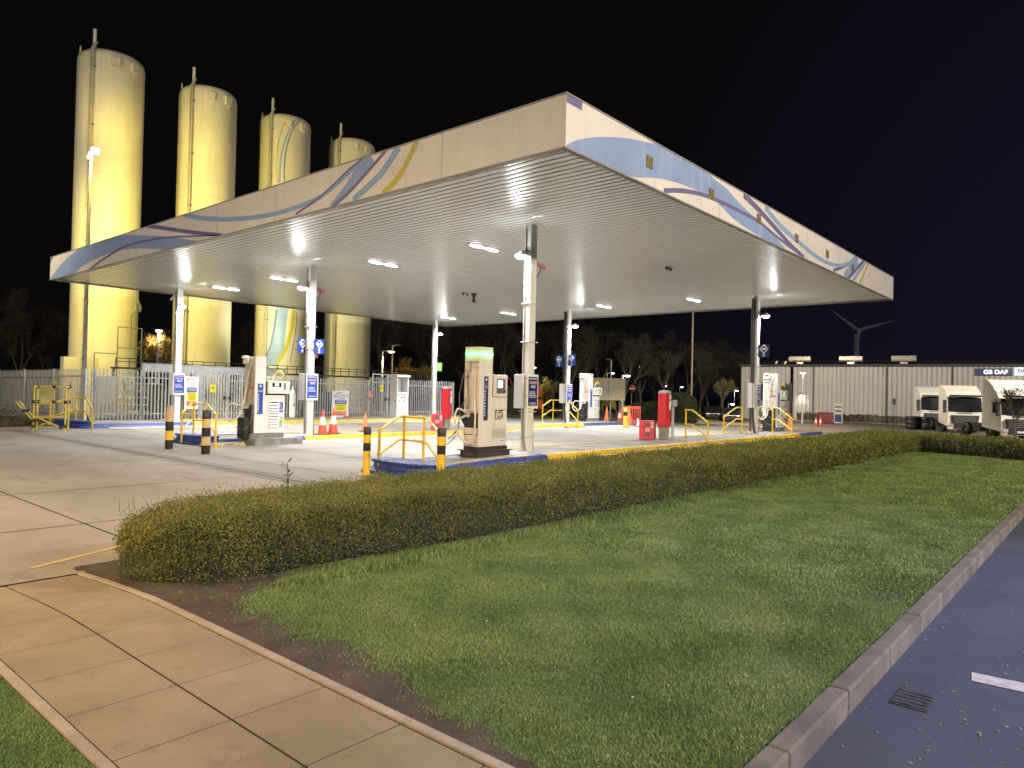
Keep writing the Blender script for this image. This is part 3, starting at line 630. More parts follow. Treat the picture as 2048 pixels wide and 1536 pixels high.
colcam(3, -.1, -.12, 5.4, grey, 'grey box camera at the head of the farthest column', (-.12, -.12, -.1), False)
colcam(4, -.16, -.1, 4.95, redcam, 'dull red camera on the middle column of the far row', (-.16, -.05, -.05), False)
colcam(5, -.16, -.1, 4.9, redcam, 'dull red camera on the right-hand column', (-.16, -.05, -.03), False)

# ---------- signs on columns
def info_board(i, z, w, h, lab, zz=0, m_=signblue, side=0):
    cx, cy = CPOS[i]; o = thing('information_board', lab, 'sign', (cx + .03, cy - .125, z))
    MB().box(-w / 2, w / 2, -.015, 0, -h / 2, h / 2).obj('board', signwhite, o, bevel=.01)
    MB().box(-w / 2 + .035, w / 2 - .035, -.019, -.0155, -h / 2 + .07, h / 2 - .06).obj('blue_panel', m_, o)
    d = MB(); a = w * .36
    d.box(-a, a, -.0215, -.0192, h * .36, h * .385)
    for k in range(4): d.box(-a * (.95 if k % 2 else .9), a * (.5 + .12 * k), -.0215, -.0192, -.02 - k * .045 * h / .9, -.005 - k * .045 * h / .9)
    for k in range(4): d.box(-.45 * a + k * a * .28, -.3 * a + k * a * .28, -.0215, -.0192, h * .1, h * .18)
    for k in range(3): d.box(-a * .8, a * .8, -.0215, -.0192, -h * .33 - k * .02, -h * .322 - k * .02)
    d.obj('small_print', signwhite, o)
    r = MB()
    for k in range(6): r.lathe([(0, 0), (.018, 0)], (-a * .8 + k * a * .32, 0, 0), 8) if False else r.box(-a * .85 + k * a * .3, -a * .68 + k * a * .3, -.0215, -.0192, h * .22, h * .3)
    r.obj('symbols', mat('sign_pink', (.75, .35, .35), .5, var=.05), o)
    # white board on the other face of the column
    MB().box(-.22, -.2, .1, .1 + w * .75, -h / 2, h / 2).obj('back_board', signwhite, o, bevel=.01)
    MB().box(-.2, -.16, .02, .24, h * .38, h * .4).obj('clip', dark, o)
info_board(0, 1.63, .42, .84, 'navy instruction board on the nearest column', m_=signnavy)
info_board(1, 1.62, .46, .9, 'blue and white instruction board on the middle column of the left row')
info_board(2, 1.62, .5, .92, 'blue and white instruction board on the far left column')
info_board(4, 1.6, .46, .95, 'blue and white instruction board on the middle column of the far row')
info_board(5, 1.7, .34, 1.0, 'narrow blue and white board on the right-hand column')
def number_sign(i, dx, dy, z, txt, lab, w=.38, h=.5, m_=signblue, rz=0, dia=True):
    cx, cy = CPOS[i]; o = thing('number_sign', lab, 'sign', (cx + dx, cy + dy, z), rz)
    MB().box(-w / 2, w / 2, -.012, 0, -h / 2, h / 2).obj('plate', m_, o)
    if dia:
        q = MB(); a, c, b_ = w * .36, w * .36, .022
        for (p, r) in (((-a, 0), (0, c)), ((0, c), (a, 0)), ((a, 0), (0, -c)), ((0, -c), (-a, 0))):
            q.tube([(p[0], -.016, p[1] + h * .15), (r[0], -.016, r[1] + h * .15)], .016, 6)
        q.box(-a * .5, a * .5, -.02, -.0125, h * .15 - .04, h * .15 + .04); q.obj('diamond', signwhite, o)
        lettering('numeral', txt, .2, (0, -.0125, -h * .33), (1, 0, 0), (0, 0, 1), signwhite, o, bold=.006)
    else:
        lettering('symbol', txt, .3, (0, -.0125, .02), (1, 0, 0), (0, 0, 1), signwhite, o, bold=.004)
    MB().box(-w / 2 - .1, -w / 2 + .02, .002, .012, h * .25, h * .29).box(-w / 2 - .1, -w / 2 + .02, .002, .012, -h * .29, -h * .25).obj('bracket', dark, o)
number_sign(1, .27, -.12, 3.0, '5', 'small blue pump number sign on the right of the middle left column')
number_sign(1, -.22, .12, 3.0, '6', 'small blue pump number sign on the left of the middle left column, half hidden')
number_sign(4, -.14, -.36, 3.25, '2', 'small blue pump number sign on the right of the far middle column', .42, .56, rz=-PI / 2)
number_sign(4, -.14, .4, 3.2, '2', 'small blue pump number sign on the left of the far middle column', .42, .56, rz=-PI / 2)
number_sign(5, -.14, -.38, 3.5, '3', 'navy pump number sign on the right-hand column', .46, .5, signnavy, rz=-PI / 2)
number_sign(3, .3, -.12, 3.0, 'i', 'small green square sign on the farthest column', .4, .5, signgreen, dia=False)
bl = tag(MB().lathe([(0, -.08), (.07, -.07), (.1, 0), (.07, .08), (0, .1)], (13.95, 20.9, 2.68), 14).obj('alarm_sounder', mat('faded_red', (.5, .14, .13), .5)), 'small faded red alarm sounder on the middle left column', 'alarm')

# ================================================================== ISLANDS
def island(name, lab, x0, x1, yn, yf, blue_to, nose_x, nose=True, yellow_from=None, extra=None):
    o = thing(name, lab, 'pump island', (0, 0, 0), 0, 'raised pump islands under the canopy')
    xs = lin(x0, x1, .9)
    def sweep(prof, a, b, nm, m, yb, sgn, bev=0):
        mb = MB(); X = lin(a, b, .9); n = len(prof); vs = []
        for x in X:
            for (dy, z) in prof: vs.append((x, yb + sgn * dy, z + gf(x, yb)))
        mb.add(vs, [(i * n + j, i * n + (j + 1) % n, (i + 1) * n + (j + 1) % n, (i + 1) * n + j) for i in range(len(X) - 1) for j in range(n)])
        mb.add(vs[:n], [tuple(range(n))]); mb.add(vs[-n:], [tuple(range(n))]); return mb.obj(nm, m, o)
    kp = [(-.14, -.06), (-.13, .035), (-.07, .05), (-.03, .085), (-.012, .13), (.012, .158), (.05, .168), (.16, .165), (.16, -.06)]
    for yb, sg in ((yn, 1), (yf, -1)):
        sweep(kp, x0, blue_to, 'blue_kerb', blue, yb, sg); sweep(kp, blue_to + .006, yellow_from or (x1 - 2.5), 'yellow_kerb', yellow, yb, sg); sweep(kp, (yellow_from or (x1 - 2.5)) + .006, x1, 'far_blue_kerb', bluefade, yb, sg)
        sweep([(-.46, -.05), (-.46, .006), (-.142, .028), (-.142, -.05)], x0 + .5, x1 - .2, 'splay', white_splay, yb, sg)
    sweep([(.05, .1685), (.05, .1725), (.155, .1725), (.155, .1685)], x0 + .3, blue_to - .5, 'yellow_edge_line', yellow, yn, 1)
    t = MB(); X = lin(x0, x1, .9)
    vs = [(x, y, gf(x, y) + .15) for x in X for y in (yn + .161, (yn + yf) / 2, yf - .161)]
    t.add(vs, [(i * 3 + j, (i + 1) * 3 + j, (i + 1) * 3 + j + 1, i * 3 + j + 1) for i in range(len(X) - 1) for j in range(2)]); t.obj('island_top', island_c, o, fix=False)
    c = ((x0 + .05), (yn + yf) / 2)
    MB().box(x1, x1 + .14, yn, yf, -.1, .16).obj('end_kerb', bluefade, o, bevel=.02) if True else None
    if nose:
        b = MB(); hw = (yf - yn) / 2
        pr = [(1.22, -.05), (1.21, .015), (1.1, .06), (.96, .10), (.92, .17), (.98, .22), (.99, .245), (.93, .262), (.5, .266), (0, .266)]; n_ = 28; vs = []
        for (r_, z_) in pr:
            for k_ in range(n_ + 1):
                a_ = PI / 2 + PI * k_ / n_; ca, sa = math.cos(a_), math.sin(a_); vs.append((-abs(ca) ** .55 * r_ * nose_x, math.copysign(abs(sa) ** .55, sa) * r_ * hw, z_))
        b.add(vs, [(i * (n_ + 1) + k_, i * (n_ + 1) + k_ + 1, (i + 1) * (n_ + 1) + k_ + 1, (i + 1) * (n_ + 1) + k_) for i in range(len(pr) - 1) for k_ in range(n_)], True)
        b.v = [(v[0] + c[0], v[1] + c[1], v[2] + gf(c[0] - .5, c[1])) for v in b.v]; b.obj('nose', blue, o)
    return o
I1 = island('pump_island', 'nearest raised pump island with blue nose and yellow kerb', 9.8, 33.0, 10.15, 12.05, 13.1, .62, yellow_from=30.2)
I2 = island('pump_island', 'middle raised pump island with blue nose and yellow kerb', 10.1, 33.0, 19.95, 21.9, 13.0, .62, yellow_from=28.6)
I3 = island('pump_island', 'far raised pump island running along the palisade fence', 10.0, 33.4, 29.5, 32.6, 13.8, .6, yellow_from=31.0)
cb = MB().box(10.75, 12.35, 19.05, 19.93, gf(11.5, 19.5) - .02, gf(11.5, 19.5) + .2).obj('pump_plinth', mat('grey_concrete_block', (.24, .24, .22), .85, var=.2, scale=5, bump=.4), bevel=.02); tag(cb, 'grey concrete block under the white louvred pump', 'concrete block')
for (x0, x1, y0, lab) in ((9.35, 10.6, 19.25, 'low yellow topped ramp strip at the foot of the middle island nose'), (26.5, 27.9, 19.3, 'low weathered ramp strip at the far foot of the middle island')):
    z = gf(x0, y0); r = MB(); r.add([(x0, y0, z + .004), (x1, y0, z + .004), (x1, y0 + .3, z + .004), (x0, y0 + .3, z + .004), (x0, y0 + .1, z + .09), (x1, y0 + .1, z + .09), (x1, y0 + .3, z + .09), (x0, y0 + .3, z + .09)], [(0, 3, 2, 1), (4, 5, 6, 7), (0, 1, 5, 4), (1, 2, 6, 5), (2, 3, 7, 6), (3, 0, 4, 7)])
    tag(r.obj('ramp_strip', mat('ochre_paint', (.42, .3, .08), .6, var=.3, scale=7), bevel=.01), lab, 'ramp')

# ================================================================== RAILS, BOLLARDS, CONES
def rail(name, posts, lab, r=.029):
    """posts: (x, y, base z, top z)"""
    o = thing(name, lab, 'guard rail', (posts[0][0], posts[0][1], posts[0][2]), 0, 'yellow tubular guard rails on the island ends'); O = Vector(o.location)
    P = [Vector((p[0], p[1], p[3])) - O for p in posts]; B = [Vector((p[0], p[1], p[2])) - O for p in posts]
    if len(P) == 4:
        d1 = (P[0] - P[1]) * .22; d1.z = 0; d2 = (P[3] - P[2]) * .2; d2.z = 0
        top = [P[0], P[1] + d1, P[1], P[2], P[2] + d2, P[3]]
    else: d = (P[1] - P[0]) * .3; d.z = 0; top = [P[0], P[0] + d, P[1]]
    MB().tube(top, r, 10).obj('top_rail', yrail, o)
    mid = [p - Vector((0, 0, .5 if len(P) == 4 else .48)) for p in top]; MB().tube(mid, r, 10).obj('mid_rail', yrail, o)
    for i, (p, b) in enumerate(zip(P, B)):
        m = MB().tube([b, p], r, 10); m.lathe([(r + .012, -.03), (r + .012, .03)], tuple(p - Vector((0, 0, .0))), 10); m.lathe([(r + .012, -.03), (r + .012, .03)], tuple(p - Vector((0, 0, .5))), 10); m.lathe([(0, .012), (.06, .012), (.06, 0)], tuple(b), 12); m.lathe([(r + .01, 0), (r + .01, .09)], tuple(b), 10)
        m.obj('post', yrail, o)
def zi(x, y): return gf(x, y) + .15
rail('guard_rail', [(9.3, 11.57, gf(9.3, 11.6), .76), (10.2, 11.85, zi(10.2, 11.9), 1.02), (10.05, 11.05, zi(10.05, 11), 1.02), (9.25, 9.75, gf(9.3, 9.6), .82)], 'yellow guard rail around the nose of the nearest island')
rail('guard_rail', [(9.45, 20.85, gf(9.4, 21), .78), (10.15, 21.6, zi(10, 21), 1.03), (10.1, 20.8, zi(10, 21), 1.03), (9.4, 18.7, gf(9.4, 18.7), .8)], 'yellow guard rail around the nose of the middle island')
rail('guard_rail', [(9.0, 30.9, gf(9, 30), .75), (9.9, 31.0, zi(9.9, 31) + .05, 1.0), (9.9, 30.1, zi(9.9, 30) + .05, 1.0), (9.55, 28.2, gf(9.5, 28) - .18, .62)], 'yellow guard rail on the far left island beside the yellow steps')
rail('guard_rail', [(27.7, 21.8, zi(27.7, 21), .95), (28.3, 21.6, zi(28, 21), 1.25), (28.55, 20.95, zi(28, 21), 1.25), (27.2, 19.3, gf(27, 19), .82)], 'yellow guard rail at the far end of the middle island')
rail('guard_rail', [(21.7, 11.0, zi(22, 11), 1.15), (21.25, 10.0, zi(21, 10) - .15, .78)], 'two-post yellow guard rail sloping down to the right beyond the red air tower')
rail('guard_rail', [(28.1, 11.75, zi(28, 11), 1.2), (27.7, 12.35, zi(28, 12) - .1, .8)], 'two-post yellow guard rail sloping down to the left of the right-hand column')
rail('guard_rail', [(29.6, 11.05, zi(29, 11), 1.2), (29.3, 10.15, zi(29, 10) - .1, .8)], 'two-post yellow guard rail in front of the far right pump')
def bollard(x, y, h, r, bands, lab, cap=False, plate=True):
    o = thing('bollard', lab, 'bollard', (x, y, gf(x, y)), 0, 'striped steel bollards around the islands')
    z = 0; n = len(bands); hh = h / n
    for i, c in enumerate(bands):
        m = MB()
        if i == n - 1:
            m.lathe([(r, z), (r, z + hh - .02), (r * .9, z + hh), (0, z + hh)], n=20)
        else: m.lathe([(r, z), (r, z + hh)], n=20)
        m.obj('band', {'y': yrail, 'k': black, 'p': mat('faded_bollard_yellow', (.58, .42, .2), .55, var=.15)}[c], o); z += hh
    if cap: MB().lathe([(r * 1.12, z - .16), (r * 1.12, z - .04), (r * .85, z + .02), (r * .8, z + .16), (0, z + .18)], n=18).obj('worn_cap', mat('worn_cap', (.5, .36, .24), .7, var=.2), o)
    if plate: MB().box(-.13, .13, -.13, .13, 0, .015).obj('base_plate', yrail, o)
bollard(8.91, 11.47, .97, .075, 'yyykyykk'[0:3] + 'k' + 'y' + 'k', 'yellow bollard with two black bands left of the nearest blue nose')
bollard(8.95, 9.36, .97, .08, 'yyykyk', 'yellow bollard with two black bands right of the nearest blue nose')
bollard(8.41, 19.28, .98, .1, 'kypkp'.replace('p', 'y')[0:1] + 'ykp', 'black and yellow bollard with a worn peach cap on its top', True, False)
bollard(8.51, 17.42, 1.1, .105, 'kpkpk'[0:5], 'black and faded yellow bollard in front of the middle island rail', False, False)
bollard(29.7, 18.25, .98, .1, 'yyyky', 'yellow bollard with one thin black band beside the red plastic barrier', False, False)
bollard(32.6, 12.6, 1.15, .1, 'kykyky', 'black and yellow bollard just left of the far right pump', False, False)
bollard(47.5, 17.0, 1.6, .12, 'kykykyk', 'thin black and yellow post by the warehouse door', False, False)
def cone(x, y, z, h, m, sleeve, lab):
    o = thing('traffic_cone', lab, 'traffic cone', (x, y, z), random.random(), 'traffic cones standing about the yard')
    b = h * .26
    MB().box(-b, b, -b, b, 0, .03).obj('base', rubber, o, bevel=.01)
    MB().lathe([(b * .72, .03), (.03, h - .02), (.018, h), (0, h)], n=20).obj('body', m, o)
    if sleeve:
        f = lambda t: b * .72 + (.03 - b * .72) * t + .004
        MB().lathe([(f(.38), .03 + (h - .05) * .38), (f(.72), .03 + (h - .05) * .72)], n=20).obj('white_sleeve', conw, o)
zc = gf(14.2, 20.5) + .15
cone(14.0, 20.45, zc, .84, conr, True, 'red and white cone close beside the middle left column')
cone(14.5, 20.55, zc, .88, conr, True, 'red and white cone, second to the right of the middle left column')
cone(16.4, 21.25, zc, .66, cono, False, 'plain orange cone alone on the middle island between cone pair and railing')
cone(23.5, 32.3, gf(23, 32) + .15, .78, cono, False, 'plain orange cone beside the white safety board at the fence')
x, y, z = on_ground(1209, 840); cone(33.2, 21.6, gf(33, 21) + .02, .9, cono, False, 'plain orange cone just right of the far middle pump')
cone(33.9, 21.2, gf(33.9, 21), .82, conr, True, 'red and white cone left of the red plastic barrier')
cone(32.6, 19.8, gf(32, 19.8), 1.0, cono, False, 'plain orange cone behind the single-banded yellow bollard')
cone(31.6, 18.67, gf(31.6, 18.7), .42, conw, False, 'small white cone on the exit line right of the barrier')
cone(35.2, 12.3, gf(35, 12) + .02, .85, cono, False, 'plain orange cone right of the far right pump')
for px, lb in ((1632, 'left'), (1641, 'right')):
    d = ray(px, 838); t = 66 / (d[0]); cone(d[0] * t, d[1] * t, gf(66, 15), .75, conr, True, f'tiny far cone by the warehouse wall, {lb} one of the pair')
# red plastic barrier
o = thing('plastic_barrier', 'red plastic pedestrian barrier standing beyond the middle island', 'barrier', (33.5, 20.2, gf(33.5, 20.2)), -.75)
b = MB(); b.box(-.5, .5, -.02, .02, .85, 1.0); b.box(-.5, .5, -.02, .02, .1, .26); b.box(-.5, -.44, -.018, .018, .26, .85); b.box(.44, .5, -.018, .018, .26, .85)
for i in range(8): b.box(-.40 + i * .105, -.35 + i * .105, -.015, .015, .26, .85)
b.obj('panel', mat('barrier_red', (.6, .06, .05), .45, var=.08), o, bevel=.006); MB().box(-.4, -.3, -.2, .2, 0, .1).box(.3, .4, -.2, .2, 0, .1).obj('foot', rubber, o)

# ================================================================== PUMPS
# nearest beige pump: tower with green light band, hose side facing left, payment cabinet to the right
zp = gf(11.6, 11) + .15
t = thing('fuel_pump', 'tall beige gas pump with glowing green light band and a lit payment screen', 'fuel pump', (11.55, 10.9, zp), 0)
m = MB(); m.box(-.1, 1.08, -.1, .56, 0, .022); m.box(-.05, 1.03, -.05, .51, .022, .14); m.box(-.1, 1.08, -.1, .56, .1405, .16)
for sx in (-.16, 1.1): m.box(sx, sx + .07, -.09, -.03, 0, .015)
m.obj('steel_plinth', steelbase, t, bevel=.004)
MB().box(.0, 1.0, .01, .45, .161, .235).obj('dark_base', dark, t)
tw = MB().box(0, .43, 0, .47, .236, 2.295).obj('tower', dispb, t, bevel=.006)
MB().box(0, .43, 0, .47, 2.355, 2.49).obj('tower_cap', dispb, t, bevel=.006)
MB().box(.025, .405, .025, .445, 2.296, 2.354).obj('light_core', grey, t)
MB().box(-.004, .024, .01, .46, 2.3, 2.35).obj('green_light', led, t); MB().box(.012, .425, -.004, .024, 2.3, 2.35).obj('green_light', led2, t)
MB().box(.15, .29, -.004, -.0005, .83, 1.83).obj('label_strip', signnavy, t)
s_ = MB()
for i in range(9): s_.box(.165, .20, -.0065, -.0045, .93 + i * .068, .968 + i * .068)
for i in range(4): s_.box(.17, .27, -.0065, -.0045, 1.56 + i * .018, 1.566 + i * .018)
s_.prism([(-.035, 0), (0, .045), (.035, 0), (0, -.045)], (.22, -.0045, 1.76), (1, 0, 0), (0, 0, 1), (0, -.002, 0)); s_.obj('pictograms', signwhite, t)
MB().box(.17, .27, -.0065, -.0045, 1.645, 1.67).obj('red_symbols', signred, t)
# hose side, facing -x
h_ = MB(); h_.add([(-.002, .02, .98), (-.16, .02, .98), (-.16, .02, .86), (-.002, .02, .66), (-.002, .42, .98), (-.16, .42, .98), (-.16, .42, .86), (-.002, .42, .66)], [(0, 1, 2, 3), (4, 7, 6, 5), (0, 4, 5, 1), (1, 5, 6, 2), (2, 6, 7, 3)]); h_.obj('nozzle_holster', rubber, t)
MB().obox((-.12, .2, .98), (.05, .04, .03), (-.02, .05, .0), (-.01, 0, .05)).tube([(-.08, .22, .95), (-.2, .26, .92), (-.26, .32, .87)], .03, 8).tube([(-.13, .18, 1.0), (-.15, .12, .93), (-.12, .08, .88)], .018, 8).obj('nozzle', galv, t)
MB().tube(bez([(-.03, .1, 2.05), (-.05, .1, 1.7), (-.06, .09, 1.3), (-.1, .02, .9), (-.12, .03, .5), (-.2, .14, .33), (-.3, .3, .5), (-.34, .42, .85), (-.28, .38, 1.08), (-.18, .26, 1.03)], 8), .023, 10).obj('hose', hosew, t)
coil = [( -.06 + .012 * math.cos(a * 1.9), .30 + .035 * math.sin(a * 1.9) + .02 * math.sin(a * .1), 1.95 - a * .013) for a in [i * .45 for i in range(150)]]
MB().tube(coil, .0055, 5).obj('coiled_cable', dark, t)
MB().tube(bez([(-.04, .38, 2.0), (-.05, .47, 1.8), (-.07, .55, 1.4), (-.08, .52, 1.0), (-.1, .6, .6), (-.2, .75, .38)], 6), .010, 6).tube(bez([(-.05, .36, 1.35), (-.1, .5, 1.0), (-.12, .55, .5), (-.25, .8, .25), (-.3, .55, .35), (-.22, .35, .8)], 6), .007, 6).obj('thin_line', grey, t)
f = MB(); f.box(-.03, -.002, .02, .42, 2.14, 2.17); f.box(-.06, -.002, .08, .12, 1.98, 2.12); f.box(-.06, -.002, .25, .32, 1.95, 2.12); f.box(-.05, -.002, .34, .4, 1.78, 1.84); f.tube([(-.04, .34, 1.1), (-.08, .4, 1.18), (-.08, .3, 1.3), (-.04, .24, 1.25), (-.04, .3, 1.1)], .01, 6); f.obj('hose_fittings', galv, t)
MB().box(-.012, -.002, .02, .42, .50, .515).box(-.012, -.002, .02, .42, .985, .99).obj('access_panel_line', dark, t)
MB().box(.455, .99, .03, .45, .236, 1.36).obj('cabinet', dispb, t, bevel=.008)
hd = MB(); hd.box(.5, .99, .03, .45, 1.372, 1.86); hd.obj('payment_head', dispb, t, bevel=.012); MB().box(.435, .52, .1, .42, 1.36, 1.80).obj('neck', rubber, t); MB().box(.435, .99, .05, .44, 1.862, 1.885).obj('head_cap', dispw, t, bevel=.008)
bz = MB().box(.61, .90, .012, .029, 1.45, 1.79).obj('screen_bezel', mat('bezel', (.16, .13, .1), .35), t, bevel=.008); MB().box(.625, .80, .007, .0115, 1.575, 1.755).obj('screen', screen, bz)
MB().lathe([(.028, 0), (.028, .02), (.012, .02), (0, .012)], (0, 0, 0), 14).obj('keyhole', rubber, bz).matrix_local = Matrix.Translation((.87, .012, 1.49)) @ Matrix.Rotation(PI / 2, 4, 'X')
MB().box(.66, .69, .0095, .0115, 1.53, 1.54).box(.70, .73, .0095, .0115, 1.53, 1.54).box(.74, .77, .0095, .0115, 1.53, 1.54).obj('buttons', rubber, bz)
st = MB(); random.seed(3)
st.box(.58, .83, .024, .0292, 1.045, 1.065); st.box(.57, .59, .024, .0292, .86, 1.05); st.box(.59, .8, .024, .0292, .85, .87); st.box(.74, .93, .024, .0292, 1.06, 1.075); st.box(.82, .845, .024, .0292, .88, 1.0)
for _ in range(26): x, z = random.uniform(.6, .8), random.uniform(.88, 1.02); st.box(x, x + random.uniform(.01, .045), .0235, .0292, z, z + random.uniform(.008, .025))
st.obj('peeling_sticker', rubber, t); MB().box(.76, .95, .024, .0292, .33, .39).obj('maker_plate', signwhite, t); MB().box(.78, .85, .021, .0238, .35, .37).box(.88, .92, .021, .0238, .35, .375).obj('maker_text', dark, t)
lv = MB()
for r in range(14): lv.box(.5, .95, .0265, .0295, .42 + r * .016, .424 + r * .016)
lv.obj('perforated_grille', grey, t)
ld = bpy.data.lights.new('green_glow', 'AREA'); ld.shape = 'RECTANGLE'; ld.size = .4; ld.size_y = .05; ld.energy = .7; ld.color = (.02, 1, .15)
for loc, rot in (((11.52, 11.13, zp + 2.33), (0, -PI / 2, 0)), ((11.77, 10.87, zp + 2.33), (PI / 2, 0, 0))):
    l2 = ld.copy(); lo = bpy.data.objects.new('green_glow', l2); COL.objects.link(lo); lo.location = loc; lo.rotation_euler = rot
    if rot[1]: l2.size, l2.size_y = .05, .42

# white louvred pumps
def white_pump(loc, lab, sc_=1.0):
    t = thing('fuel_pump', lab, 'fuel pump', loc, 0, 'white gas pumps with louvred cabinets')
    MB().box(-.1, 1.0, .03, .62, 0, .14).obj('plinth', mat('plinth_concrete', (.22, .22, .2), .85, var=.2), t, bevel=.01)
    tw = MB().box(0, .34, 0, .6, .15, 2.42).obj('tower', dispw, t, bevel=.01)
    MB().box(-.012, -.001, .03, .57, 1.0, 2.36).obj('hose_panel', mat('panel_tan', (.52, .46, .4), .4, var=.05), t)
    MB().box(-.10, -.002, .05, .42, .15, 1.0).box(-.26, -.1, .1, .5, .0, .62).obj('dark_housing', rubber, t, bevel=.01)
    b = MB().box(.08, .26, -.004, -.0005, .72, 1.62).obj('label_strip', signblue, t)
    q = MB()
    for i in range(8): q.box(.09, .13, -.0065, -.0045, .78 + i * .07, .815 + i * .07)
    for i in range(3): q.box(.1, .24, -.0065, -.0045, 1.38 + i * .02, 1.387 + i * .02)
    q.prism([(-.04, 0), (0, .04), (.04, 0), (0, -.04)], (.17, -.0045, 1.55), (1, 0, 0), (0, 0, 1), (0, -.002, 0)); q.obj('pictograms', signwhite, t)
    cb = MB().box(.345, 1.0, .03, .58, .15, 1.28).obj('cabinet', dispw, t, bevel=.012)
    fr = MB(); fr.box(.46, .5, .012, .029, .27, 1.12); fr.box(.78, .82, .012, .029, .27, 1.12); fr.box(.501, .779, .012, .029, 1.08, 1.12); fr.box(.501, .779, .012, .029, .27, .31); fr.obj('louvre_frame', dispw, cb, bevel=.004)
    lv = MB()
    for i in range(9):
        z = .325 + i * .083; lv.add([(.503, .026, z + .06), (.777, .026, z + .06), (.777, -.012, z), (.503, -.012, z), (.503, .026, z), (.777, .026, z)], [(0, 1, 2, 3), (3, 2, 5, 4), (0, 3, 4), (1, 5, 2)])
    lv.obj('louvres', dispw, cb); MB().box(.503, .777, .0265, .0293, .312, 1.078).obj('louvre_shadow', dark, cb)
    for s_, off, m in (('gas', .92, mat('logo_blue', (.02, .09, .42), .4)), ('rec', .47, mat('logo_green', (.22, .5, .1), .4))):
        lettering('logo', s_, .27, (.90, .0275, off), (0, 0, -1), (1, 0, 0), m, cb, bold=.008, ext=.002)
    hd = MB().box(.40, 1.12, -.03, .55, 1.33, 1.72).obj('display_head', dispw, t, bevel=.015); MB().box(.345, .42, .02, .5, 1.29, 1.70).box(.42, 1.06, .06, .5, 1.281, 1.329).obj('neck', rubber, t)
    MB().box(.54, .83, -.036, -.031, 1.48, 1.66).obj('display_glass', glass, hd); MB().box(.62, .75, -.041, -.0365, 1.56, 1.65).obj('display', screeny, hd); MB().box(.54, .81, -.041, -.0365, 1.485, 1.535).obj('display_bar', screeng, hd)
    MB().box(.92, .99, -.034, -.031, 1.44, 1.66).obj('keypad', grey, hd); MB().box(.43, .5, -.034, -.031, 1.36, 1.42).obj('hazard_label', signyel, hd)
    MB().tube(bez([(.62, .1, 1.72), (.66, .1, 1.86), (.72, .08, 1.96)], 4), .014, 6).obj('lamp_stalk', signwhite, hd)
    MB().tube(bez([(-.03, .12, 2.25), (-.05, .25, 2.0), (-.1, .32, 1.5), (-.2, .3, 1.0), (-.34, .3, .65), (-.52, .45, .5), (-.58, .6, .7), (-.48, .55, 1.0), (-.3, .35, .98), (-.16, .28, .9)], 8), .026, 10).obj('hose', hosew, t)
    MB().tube(bez([(-.03, .05, 1.9), (-.05, .02, 1.3), (-.1, -.02, .6), (-.25, .1, .28), (-.42, .35, .4), (-.4, .45, .8), (-.2, .35, .95)], 7), .009, 6).tube(bez([(-.02, .35, 2.2), (-.025, .33, 1.8), (-.03, .1, 1.5), (-.04, .2, 1.1)], 5), .006, 5).tube(bez([(-.02, .2, 2.1), (-.025, .22, 1.6), (-.03, .4, 1.3), (-.04, .42, 1.05)], 5), .007, 5).obj('thin_line', grey, t)
    f = MB(); f.obox((-.12, .18, .95), (.05, .03, .02), (-.02, .05, 0), (0, 0, .05)); f.tube([(-.1, .22, .92), (-.22, .28, .9)], .03, 8); f.obj('nozzle', galv, t)
    for q_ in ((.32, .5, 2.05, 2.19), (.05, .3, 1.98, 2.0), (.1, .4, 1.7, 1.715)): MB().box(-.04, -.013, *q_).obj('fitting', galv, t)
    MB().box(-.1, -.013, .3, .56, 2.2, 2.4).lathe([(0, .09), (.09, .08), (.11, 0), (0, -.02)], (-.1, .42, 2.36), 14).obj('hose_head', dispw, t, bevel=.01)
    MB().box(-.03, -.0135, .05, .25, 1.46, 1.51).obj('red_label', signred, t)
    return t
D2 = white_pump((10.86, 19.3, gf(11, 19) + .19), 'white louvred gas pump with coloured side lettering on the middle island, left')
y_ = D2.location
MB().tube(bez([(.70, .08, 1.92), (.76, .06, 2.0), (.86, .05, 2.0), (.95, .05, 1.88)], 5), [.02] * 1 + [.035] * 14 + [.015], 8).obj('yellow_lamp_shade', mat('lamp_shade_yellow', (.85, .6, .03), .4), D2)
D3 = dup(D2, (31.3, 21.5, zi(31.3, 21.5)), 0, 'white louvred gas pump at the far end of the middle island, with pale hose loop', 1.05)
D4 = dup(D2, (31.15, 11.45, zi(31, 11.5)), 0, 'white louvred gas pump at the far right end of the nearest island', 1.05)

